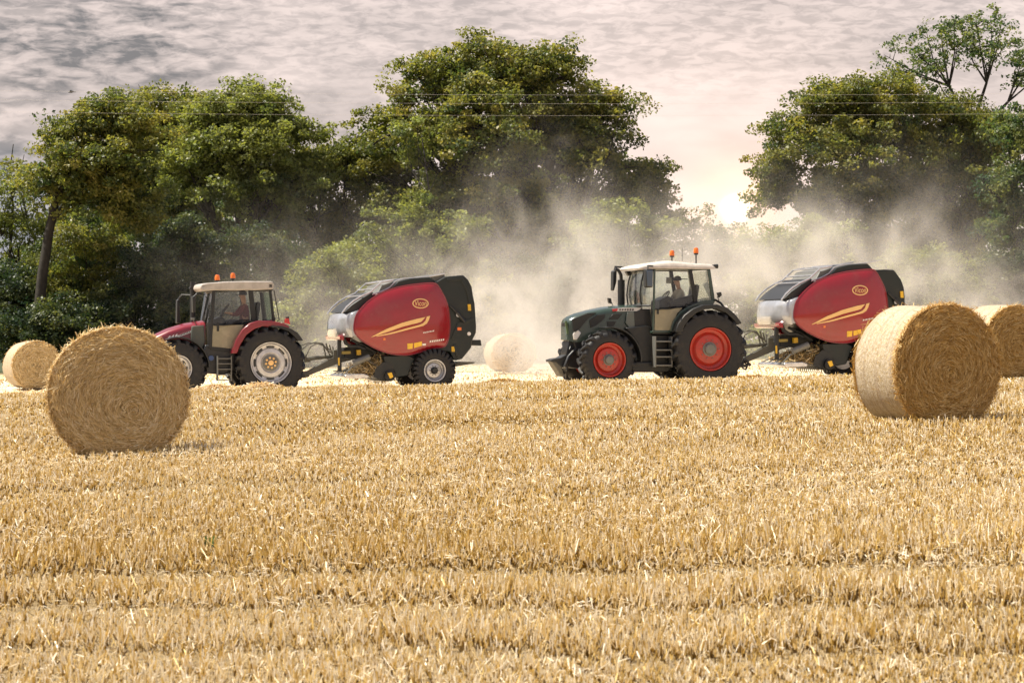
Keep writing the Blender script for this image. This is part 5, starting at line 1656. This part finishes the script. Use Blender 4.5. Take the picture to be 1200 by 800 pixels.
def catmull(p, n=5):
    out = []
    m = len(p)
    for i in range(m):
        a, b, c, d = [np.array(p[(i + k - 1) % m]) for k in range(4)]
        for j in range(n):
            t = j / n
            q = .5 * ((2 * b) + (-a + c) * t + (2 * a - 5 * b + 4 * c - d) * t * t + (-a + 3 * b - 3 * c + d) * t ** 3)
            out.append((float(q[0]), float(q[1])))
    return out


def baler(V0, name, label, px, D, rz, dz, tail=1.0, second=False):
    """V0 gives the traced outline (first baler); the root may stand elsewhere"""
    V = V0 if px is None else Veh(name, label, 'round baler', px, D, rz, dz)
    rt = V.root
    P, L = V0.P, V0.L
    def p3(a, b, v): x, z = P(a, b, v); return (x, v, z)
    class Q: pass
    w = 1.12
    out = L(catmull(PANEL, 4), -w)
    cx = sum(p[0] for p in out) / len(out); cz = sum(p[1] for p in out) / len(out)
    n = len(out)
    ang = np.array([math.atan2(p[1] - cz, p[0] - cx) for p in out]); rad = np.array([math.hypot(p[0] - cx, p[1] - cz) for p in out])
    od = np.argsort(ang); angs, rads = ang[od], rad[od]
    def depth(x, z):
        a = math.atan2(z - cz, x - cx); rb = float(np.interp(a, angs, rads, period=2 * PI)); rho = min(math.hypot(x - cx, z - cz) / rb, 1)
        return .13 * (1 - rho ** 2.4) + .05 * (1 - rho ** 10)
    for s in (-1, 1):
        b = MB()
        rings = []
        rings.append([(x, s * (w - .10), z) for x, z in out])
        for rho in (1.0, .985, .95, .88, .78, .65, .5, .35, .2, .08):
            rings.append([(cx + (x - cx) * rho, s * (w + depth(cx + (x - cx) * rho, cz + (z - cz) * rho)), cz + (z - cz) * rho) for x, z in out])
        b.loft(rings, cap=True)
        pan = b.build('side_panel', M['bred'], rt, ang=60)
        # pale lip along the front and top edge
        b = MB(); seg = [(x, s * (w + .004), z) for x, z in out]
        b.tube(seg + [seg[0]], .016, 6, cap=False); b.build('panel_lip', M['red'], pan)
        off = .010
        def on(x, z): return (x, s * (w + depth(x, z) + off), z)
        # swoosh
        def strip(top, bot, mat, nm):
            b = MB(); N_ = 14
            tp = L(top, -w); bt = L(bot, -w)
            def samp(pl, u):
                d = [0]
                for i in range(len(pl) - 1): d.append(d[-1] + math.hypot(pl[i + 1][0] - pl[i][0], pl[i + 1][1] - pl[i][1]))
                return np.interp(u * d[-1], d, [q[0] for q in pl]), np.interp(u * d[-1], d, [q[1] for q in pl])
            A, B = [], []
            for k in range(N_ + 1):
                A.append(on(*samp(tp, k / N_))); B.append(on(*samp(bt, k / N_)))
            b.ribbon(A, B); b.build(nm, mat, pan)
        strip([(434.5, 394.5), (450, 386), (470, 378), (487, 373.5), (497, 371.5)], [(434.5, 395), (452, 389), (472, 382.2), (487, 378.6), (492, 377)], M['gold'], 'stripe')
        strip([(440, 393.5), (455, 390.2), (475, 384.5), (492, 380), (496.5, 377), (498.5, 371)], [(440, 394.3), (456, 391.6), (476, 386.4), (495, 381.6), (500, 378), (502.5, 370)], M['gold'], 'stripe')
        # oval badge
        lx, lz = P(491.2, 355.6, -w)
        ew, eh = .228, .135
        b = MB(); A, B = [], []
        for k in range(41):
            a = 2 * PI * k / 40
            A.append(on(lx + ew * math.cos(a), lz + eh * math.sin(a))); B.append(on(lx + (ew - .032) * math.cos(a), lz + (eh - .028) * math.sin(a)))
        b.ribbon(A, B); badge = b.build('badge', M['gold'], pan)
        sg = 1 if s < 0 else -1
        text_part('badge_lettering', 'Vicon', pan, .20, lambda u, t: on(lx + sg * u, lz - .0 + t), M['gold'], shear=.12, squash=.74, thick=.001)
        # stickers
        for pts, mat, nm in (([(476, 402.5), (482.5, 402), (482.5, 408.5), (476.5, 409)], 'yellow', 'sticker'), ([(483.7, 402), (493, 400), (493.5, 405), (484.3, 407.8)], 'yellow', 'sticker'),
                             ([(448, 396), (450.5, 396), (450.5, 398.6), (448, 398.6)], 'orange', 'side_reflector'), ([(493.8, 402.5), (498, 402.3), (498, 404.5), (494, 404.8)], 'whitedecal', 'sticker')):
            b = MB(); q = [on(*t) for t in L(pts, -w)]; b.add(q, [tuple(range(len(q)))]); b.build(nm, M[mat], pan, smooth=False)
        b = MB()
        for k in range(7):
            q = [on(*t) for t in L([(494.5 + k * 1.9, 389.2 - k * .35 + (k % 2) * .5), (495.9 + k * 1.9, 388.6 - k * .35), (495.6 + k * 1.9, 390.2 - k * .35), (494.3 + k * 1.9, 390.8 - k * .35)], -w)]; b.add(q, [(0, 1, 2, 3)])
            q = [on(*t) for t in L([(502.5 + k * 2.6, 399.2 - k * .35), (504.2 + k * 2.6, 398.6 - k * .35), (504 + k * 2.6, 400.8 - k * .35), (502.3 + k * 2.6, 401.4 - k * .35)], -w)]; b.add(q, [(0, 1, 2, 3)])
        b.build('small_lettering', M['whitedecal'], pan, smooth=False)
    # chamber between the panels
    b = MB(); b.prism(L([(418, 386), (420, 366), (434, 353), (448, 345), (470, 339), (500, 336), (520, 338), (530, 350), (532, 400), (520, 412), (500, 416), (470, 416), (440, 408)], -1.0), -1.0, 1.0)
    b.build('bale_chamber', M['bgreen'], rt, bevel=.03)
    # bright curved front cover
    b = MB()
    fp = [(420.5, 363), (412, 364.5), (404, 366.5), (399.5, 369), (397, 375), (396.2, 384), (396.8, 394), (400, 395), (403, 393.5), (411, 393), (418, 394), (421, 394)]
    q = L(fp, -1.0); xr = P(421, 380, -1.0)[0]
    secs = []
    for yy in (-1.10, -1.06, -.98, -.85, -.65, -.35, 0, .35, .65, .85, .98, 1.06, 1.10):
        k = 1 - .55 * (abs(yy) / 1.10) ** 5
        secs.append([(xr + (a - xr) * k, yy, c) for a, c in q])
    b.loft(secs)
    fc = b.build('front_cover', M['cover'], rt, ang=70)
    b = MB(); b.prism(L([(398, 393), (403, 394), (404, 397), (403, 399), (399, 398)], -1.0), -.98, .98); b.build('front_trim', M['bred'], fc, bevel=.02)
    # top: dark openings, rails, roof covers
    b = MB(); b.prism(L([(403, 366), (412, 357), (424, 349), (436, 342), (440, 346), (432, 352), (420, 364)], -.95), -.98, .98); b.build('upper_front_frame', M['black'], rt, bevel=.02)
    b = MB()
    for s in (-1, 1):
        b.tube([(P(a, c, -1.0)[0], s * 1.0, P(a, c, -1.0)[1]) for a, c in ((400.5, 367), (406, 359.5), (414, 352.5), (424, 346.5), (434, 342.3), (438, 338.5), (447, 330.5), (461, 328))], .022, 6)
        b.tube([(P(a, c, -1.0)[0], s * 1.02, P(a, c, -1.0)[1]) for a, c in ((436, 345), (448, 341), (457, 336.5), (463, 329.5), (472, 326.5), (502, 324.2), (521, 320.8))], .020, 6)
    for (a, c) in ((438, 338.5), (447, 330.5), (461, 328), (424, 346.5)):
        x0, z0 = P(a, c, -1.0); b.tube([(x0, -1.0, z0), (x0, 1.0, z0)], .02, 6)
    b.build('top_rail', M['steel'], rt)
    b = MB(); b.prism(L([(428, 355), (441, 345), (447, 334), (461, 329.5), (458, 337.5), (446, 344)], -.9), -.92, .92); b.build('net_box', M['grey'], rt, bevel=.02)
    b = MB(); b.prism(L([(458.5, 338), (466, 329.5), (480, 326.5), (503, 325), (509, 331), (508, 333), (478, 335)], -1.0), -1.06, 1.06); b.build('top_cover', M['bgreen'], rt, bevel=.02)
    if not second:
        b = MB(); b.prism(L([(503.5, 322.5), (520, 320.5), (521, 324.5), (510, 330.5), (505, 327.5)], -.9), -.95, .95); b.build('rear_net_box', M['grey'], rt, bevel=.015)
    # tailgate
    tg = [(506, 336), (511, 330), (522, 324), (543, 322.2), (549, 328), (553, 336), (554.5, 346), (556.5, 356), (557.5, 370), (558.3, 382), (558, 390), (553.5, 399), (552.5, 407), (547, 414), (541.5, 420.5), (535, 422), (531, 421), (527, 412), (510, 412)]
    if second: tg = [(506, 336), (511, 332), (524, 331.6), (535, 332), (539, 337), (544, 344), (547, 352), (548, 362), (548.5, 376), (548.5, 390), (546, 404), (539, 418), (531, 421), (527, 412), (510, 412)]
    b = MB(); b.prism(L(tg, -1.08), -1.08, 1.08); tgo = b.build('tailgate', M['bgreen'], rt, bevel=.03)
    for s in (-1, 1):
        b = MB()
        def pr(pts, y0, y1): b.prism(L(pts, -1.1), s * y0, s * y1)
        if not second: pr([(524, 326.5), (542, 325), (549.5, 338), (553, 356), (554, 366), (551, 366), (549.5, 356), (546, 340), (540, 328.5), (525, 330)], 1.07, 1.11)
        pr([(529, 396), (536, 378), (554, 372), (555.5, 375), (538, 382), (532, 398)], 1.07, 1.11)
        pr([(531, 404), (534, 403), (538, 417), (535, 419)], 1.07, 1.12)
        b.build('tailgate_rib', M['bgreen'], tgo, bevel=.01)
    for s in (-1, 1):
        b = MB(); q = [(P(a, c, -1.1)[0], s * 1.15, P(a, c, -1.1)[1]) for a, c in ((527, 358), (535, 366), (544, 377))]; b.tube(q[:2], .03, 8); b.tube(q[1:], .055, 10); b.build('hydraulic_cylinder', M['frame'], rt)
        b = MB(); x0, z0 = P(536.3, 369, -1.1); b.lathe([(0, .001), (0, .06), (s * .04, .06), (s * .04, .001)], (x0, s * 1.14, z0), 14, 'Y'); b.build('pivot_pin', M['steel'], rt)
        for pts, mat, nm in (([(548, 356.5), (551.5, 356.5), (552, 364), (548.5, 364)], 'yellow', 'sticker'), ([(529, 406), (532.5, 406), (532.8, 412), (529.3, 412)], 'yellow', 'sticker'), ([(536, 383.5), (540.5, 383.5), (540.5, 387), (536, 387)], 'orange', 'side_reflector')):
            if second: pts = [(a - 6, c) for a, c in pts]
            b = MB(); b.prism(L(pts, -1.1), s * 1.07, s * 1.118); b.build(nm, M[mat], tgo)
        b = MB(); x0, z0 = P(549.7 - 6 * second, 391, -1.1); b.lathe([(0, .001), (0, .05), (s * .02, .05), (s * .02, .001)], (x0, s * 1.085, z0), 14, 'Y'); b.build('round_reflector', M['whitedecal'], tgo)
    b = MB(); b.prism(L([(a - 7 * second, c) for a, c in ((550, 398.5), (563, 398), (564, 405), (552, 404.5))], -.9), -.95, .95); b.build('rear_lamp_bar', M['bgreen'], rt, bevel=.015)
    b = MB(); b.prism(L([(533, 425.5), (545, 423.8), (556, 424), (556, 425.4), (546, 427.2), (533, 429.5)], -.7), -.75, .75); b.build('bale_ramp', M['dust_metal'], rt, bevel=.01)
    # running gear
    xw, zw = P(509.5, 434, -1.25)
    xw2 = xw
    for s in (-1, 1): make_wheel(rt, xw, s * 1.08, zw, .59, .40, .30, s, M['steel'], 'plain', 26)
    b = MB(); b.tube([(xw, -1.1, zw), (xw, 1.1, zw)], .07, 12); b.prism(L([(478, 414), (530, 410), (530, 418), (515, 424), (480, 426)], -.8), -.82, .82); b.build('axle', M['frame'], rt, bevel=.02)
    b = MB(); b.prism(L([(449, 417), (478, 416), (486, 420), (482, 428), (478, 440), (466, 442), (452, 430)], -1.02), -1.05, 1.05); b.build('lower_guard', M['bgreen'], rt, bevel=.02)
    # pickup
    b = MB(); x0, z0 = P(455, 438, -1.0)
    b.tube([(x0, -1.05, z0), (x0, 1.05, z0)], .20, 18)
    for k in range(14):
        y = -1.0 + k * 2.0 / 13
        for a in range(0, 360, 45):
            b.tube([(x0 + .19 * math.cos(R(a)), y, z0 + .19 * math.sin(R(a))), (x0 + .31 * math.cos(R(a + 12)), y, z0 + .31 * math.sin(R(a + 12)))], .008, 4)
    for s in (-1, 1): b.prism(L([(440, 432), (449, 424), (460, 428), (462, 441), (450, 445), (438, 442)], -1.1), s * 1.08, s * 1.11)
    b.build('pickup_reel', M['black'], rt, ang=40)
    b = MB(); b.prism(L([(403, 441), (405, 438.5), (426, 437.5), (433, 440), (431, 443.5), (406, 443.8)], -.98), -1.0, 1.0); b.build('wind_guard', M['silver'], rt, bevel=.02)
    b = MB()
    for y in (-.8, -.2, .4, .95):
        b.tube([(P(424, 425, y)[0], y, P(424, 425, -1)[1]), (P(412, 430, y)[0], y, P(412, 430, -1)[1]), (P(404, 440, -1)[0], y, P(404, 440, -1)[1])], .018, 6)
        b.tube([(P(428, 420, y)[0], y, P(428, 420, -1)[1]), (P(440, 428, y)[0], y, P(440, 428, -1)[1]), (P(452, 432, -1)[0], y, P(452, 432, -1)[1])], .025, 6)
    b.tube([p3(422, 424, -1), p3(422, 424, 1)], .03, 8)
    b.tube([p3(414, 425.5, -1.0), p3(433, 418, -1.0)], .085, 12)
    b.build('pickup_frame', M['grey'], rt)
    b = MB(); xx, zz = P(457, 440.5, -1.2); b.lathe([(-.05, .001), (-.05, .10), (-.04, .14), (.04, .14), (.05, .10), (.05, .001)], (xx, -1.2, zz - .0), 20, 'Y'); b.build('gauge_wheel', M['rubber'], rt)
    b = MB(); b.prism(L([(453, 437), (458, 436), (460, 441.5), (456, 443.5)], -1.15), -1.27, -1.13); b.build('reflector_block', M['yellow'], rt, bevel=.01)
    # clumps of straw carried by the pickup
    r = np.random.default_rng(88 if not second else 89)
    m = 900
    u = r.random(m); y = r.uniform(-.95, .95, m)
    pa = np.array([P(410, 437, 0), P(432, 430, 0), P(447, 421, 0)])
    xx = np.interp(u, [0, .5, 1], pa[:, 0]) + r.normal(0, .10, m); zz = np.interp(u, [0, .5, 1], pa[:, 1]) + r.normal(0, .09, m)
    C = np.stack([xx, y, zz], 1); d = r.normal(size=(m, 3)); d /= np.linalg.norm(d, axis=1)[:, None]; d *= r.uniform(.05, .15, m)[:, None]
    wv = np.cross(d, r.normal(size=(m, 3))); wv /= np.linalg.norm(wv, axis=1)[:, None]; wv *= .010
    v_, f_ = strips(C - d, C + r.normal(0, .01, (m, 3)), C + d, wv)
    o = np_mesh('gathered_straw', v_, f_, M['strawdull'], parent=rt, rnd=np.repeat(r.random(m), 2)); o['kind'] = 'stuff'
    # front frame: driveline, belts, stand, drawbar, hoses
    b = MB(); b.prism(L([(404, 408), (430, 404), (444, 411), (440, 418), (424, 421), (404, 420)], -.5), -.42, .42); b.build('gearbox', M['black'], rt, bevel=.03)
    b = MB(); b.prism(L([(400, 411.5), (411, 411), (411, 414.5), (400, 415)], -.6), -.62, -.5); b.build('grease_bank', paint('ochre steel', (.32, .24, .05), .5), rt, bevel=.01)
    b = MB(); b.prism(L([(418, 410), (422.5, 409.5), (423, 415.5), (418.5, 416)], -.6), -.64, -.5); b.build('warning_sticker', M['yellow'], rt, bevel=.005)
    b = MB(); q0 = p3(397.5, 398, -.6); q1 = p3(398, 434, -.6); beam(b, q0, q1, .10, .10); b.box(q1[0] - .16, q1[0] + .16, -.72, -.48, q1[2] - .03, q1[2]); so = b.build('parking_stand', M['black'], rt, bevel=.01)
    b = MB(); q0 = p3(397, 419, -.66); q1 = p3(397.3, 428, -.66); beam(b, q0, q1, .04, .02); b.build('stand_decal', M['yellow'], so)
    b = MB()
    e0, e1, e2 = p3(357.5, 438.5, 0), p3(396, 420, 0), p3(420, 412, 0)
    for t0, t1, w0, w1 in ((e0, e1, .07, .13), (e1, e2, .13, .17)):
        t0, t1 = Vector(t0), Vector(t1)
        rg = []
        for p, ww in ((t0, w0), (t1, w1)):
            rg.append([(p.x, p.y - ww * .8, p.z - ww), (p.x, p.y + ww * .8, p.z - ww), (p.x, p.y + ww * .8, p.z + ww * .9), (p.x, p.y - ww * .8, p.z + ww * .9)])
        b.loft(rg)
    b.tube([(e0[0] - .08, 0, e0[2] - .02), (e0[0] + .1, 0, e0[2] + .02)], .09, 10)
    b.box(e1[0] - .14, e1[0] + .0, -.12, .12, e1[2] - .05, e1[2] + .24)
    b.build('drawbar', M['dust_metal'], rt, bevel=.01)
    b = MB(); b.tube([p3(357, 421, .05), p3(393, 416.5, .05)], .055, 10); b.tube([p3(357, 421, .05), p3(363, 420.5, .05)], .085, 10); b.build('drive_shaft', M['dust_metal'], rt)
    for k, pts in enumerate(([(352, 411, .1), (360, 404, .1), (370, 401, .05), (378, 402.5, 0), (383, 410, 0), (388, 413, 0), (396, 411, 0)],
                             [(353, 420, -.1), (358, 418, -.1), (364, 406, -.1), (372, 402.3, -.1), (379, 405, -.1), (382, 418, -.1), (386, 422, -.1)],
                             [(352, 405, .25), (362, 401.5, .25), (376, 403, .2), (390, 412, .15), (398, 412, .1)])):
        b = MB(); q = [p3(*t) for t in pts]
        b.tube(q, .020, 6); b.build('hydraulic_hose', M['dust_metal'], rt)
    b = MB(); b.tube([p3(382, 402, 0), p3(385, 413, 0), p3(388, 418, 0)], .02, 6); b.tube([p3(386, 404, .05), p3(389, 415, .05)], .018, 6); b.tube([p3(390, 406, 0), p3(391, 417, 0)], .018, 6); b.build('hose_bracket', M['dust_metal'], rt)
    b = MB(); b.tube([p3(403, 396, -.8), p3(405, 402, -.8), p3(411, 405.5, -.8), p3(420, 405.5, -.8), p3(428, 409, -.8)], .05, 8); b.tube([p3(411, 398, -.7), p3(425, 404, -.7), p3(440, 413, -.7)], .04, 8); b.build('belt_guard', M['black'], rt)
    return V
VB1 = Veh('round_baler', 'maroon and black round baler hitched behind the maroon tractor, its wheel in view', 'round baler', 480, 77.9, 15)
baler(VB1, None, None, None, None, None, None)
baler(VB1, 'round_baler', 'maroon round baler hitched behind the green tractor, partly hidden by the big right bale', 986.5, 76.3, 15, .10, second=True)

# ------------------------------------------------------------------ dust raised by the balers
def dust():
    m = bpy.data.materials.new('dust cloud')
    m.use_nodes = True
    N = NT(m.node_tree)
    out = N.n('ShaderNodeOutputMaterial')
    vol = N.n('ShaderNodeVolumePrincipled')
    N.link(vol.outputs[0], out.inputs['Volume'])
    vol.inputs['Color'].default_value = (0.84, 0.81, 0.78, 1)
    vol.inputs['Anisotropy'].default_value = 0.25
    g = N.n('ShaderNodeNewGeometry').outputs['Position']
    sep = N.n('ShaderNodeSeparateXYZ'); N.link(g, sep.inputs[0])
    x, y, z = sep.outputs
    n1 = N.noise(N.mapping(g, scale=(1, 0.5, 0.9)), 0.38, 6, 0.62, 0.9)
    n2 = N.noise(N.mapping(g, loc=(4, 1, 2), scale=(1, 0.6, 0.9)), 0.95, 4, 0.6, 0.6)
    turb = N.m('MULTIPLY', N.rng(n1, 0.45, 0.64, 0.0, 1.0), N.m('ADD', 0.4, N.rng(n2, 0.35, 0.65)))
    total = None
    # (px, py, radius m horizontally, vertically, depth centre, depth radius, strength)
    puffs = [(640, 290, 1.5, 2.5, 92, 8, 0.20), (590, 345, 2.9, 2.3, 93, 9, 0.20), (545, 400, 3.2, 1.5, 92, 10, 0.15), (680, 350, 2.6, 2.2, 94, 9, 0.12),
             (600, 425, 5.0, 0.9, 90, 7, 0.30), (605, 416, 4.0, 1.0, 86.5, 3, 0.10), (400, 350, 3.2, 2.0, 98, 12, 0.045), (330, 320, 2.5, 1.8, 100, 12, 0.02),
             (830, 330, 3.6, 2.4, 97, 10, 0.10), (900, 290, 3.4, 1.6, 98, 10, 0.075), (970, 320, 4.0, 2.2, 97, 10, 0.10), (1060, 300, 3.6, 2.2, 99, 10, 0.04),
             (1110, 350, 4.4, 1.6, 96, 10, 0.12), (1010, 275, 2.5, 1.2, 98, 8, 0.05), (760, 310, 2.4, 1.6, 98, 8, 0.05), (900, 420, 8.0, 1.0, 92, 8, 0.15), (1150, 400, 5.0, 1.2, 96, 9, 0.12)]
    for (px, py, rx, rz, yc, ry, a) in puffs:
        X, _, Z = W(px, py, yc)
        e = None
        for (s, c, r_) in ((x, X, rx), (y, yc, ry), (z, Z, rz)):
            d = N.m('DIVIDE', N.m('SUBTRACT', s, c), r_)
            d = N.m('MULTIPLY', d, d)
            e = d if e is None else N.m('ADD', e, d)
        e = N.m('MULTIPLY', N.m('EXPONENT', N.m('MULTIPLY', e, -1.0)), a)
        total = e if total is None else N.m('ADD', total, e)
    d = N.m('MULTIPLY', total, N.m('ADD', N.m('MULTIPLY', turb, 0.56), 0.012))
    # fade out to nothing at the walls of the box
    edge = N.m('MULTIPLY', N.m('MULTIPLY', N.rng(y, 81.0, 84.0), N.rng(y, 128, 120)), N.m('MULTIPLY', N.rng(x, -17, -12), N.rng(x, 33, 27)))
    edge = N.m('MULTIPLY', edge, N.rng(z, 10.8, 7.5))
    N.link(N.m('MULTIPLY', d, edge), vol.inputs['Density'])
    b = MB()
    b.box(-17, 33, 81, 128, -1.2, 11)
    o = b.build('dust_cloud', m, smooth=False)
    o['kind'] = 'stuff'
    tag(o, 'pale brown dust billowing behind the tractors and balers', 'dust')
    m.cycles.volume_step_rate = 1.0
dust()
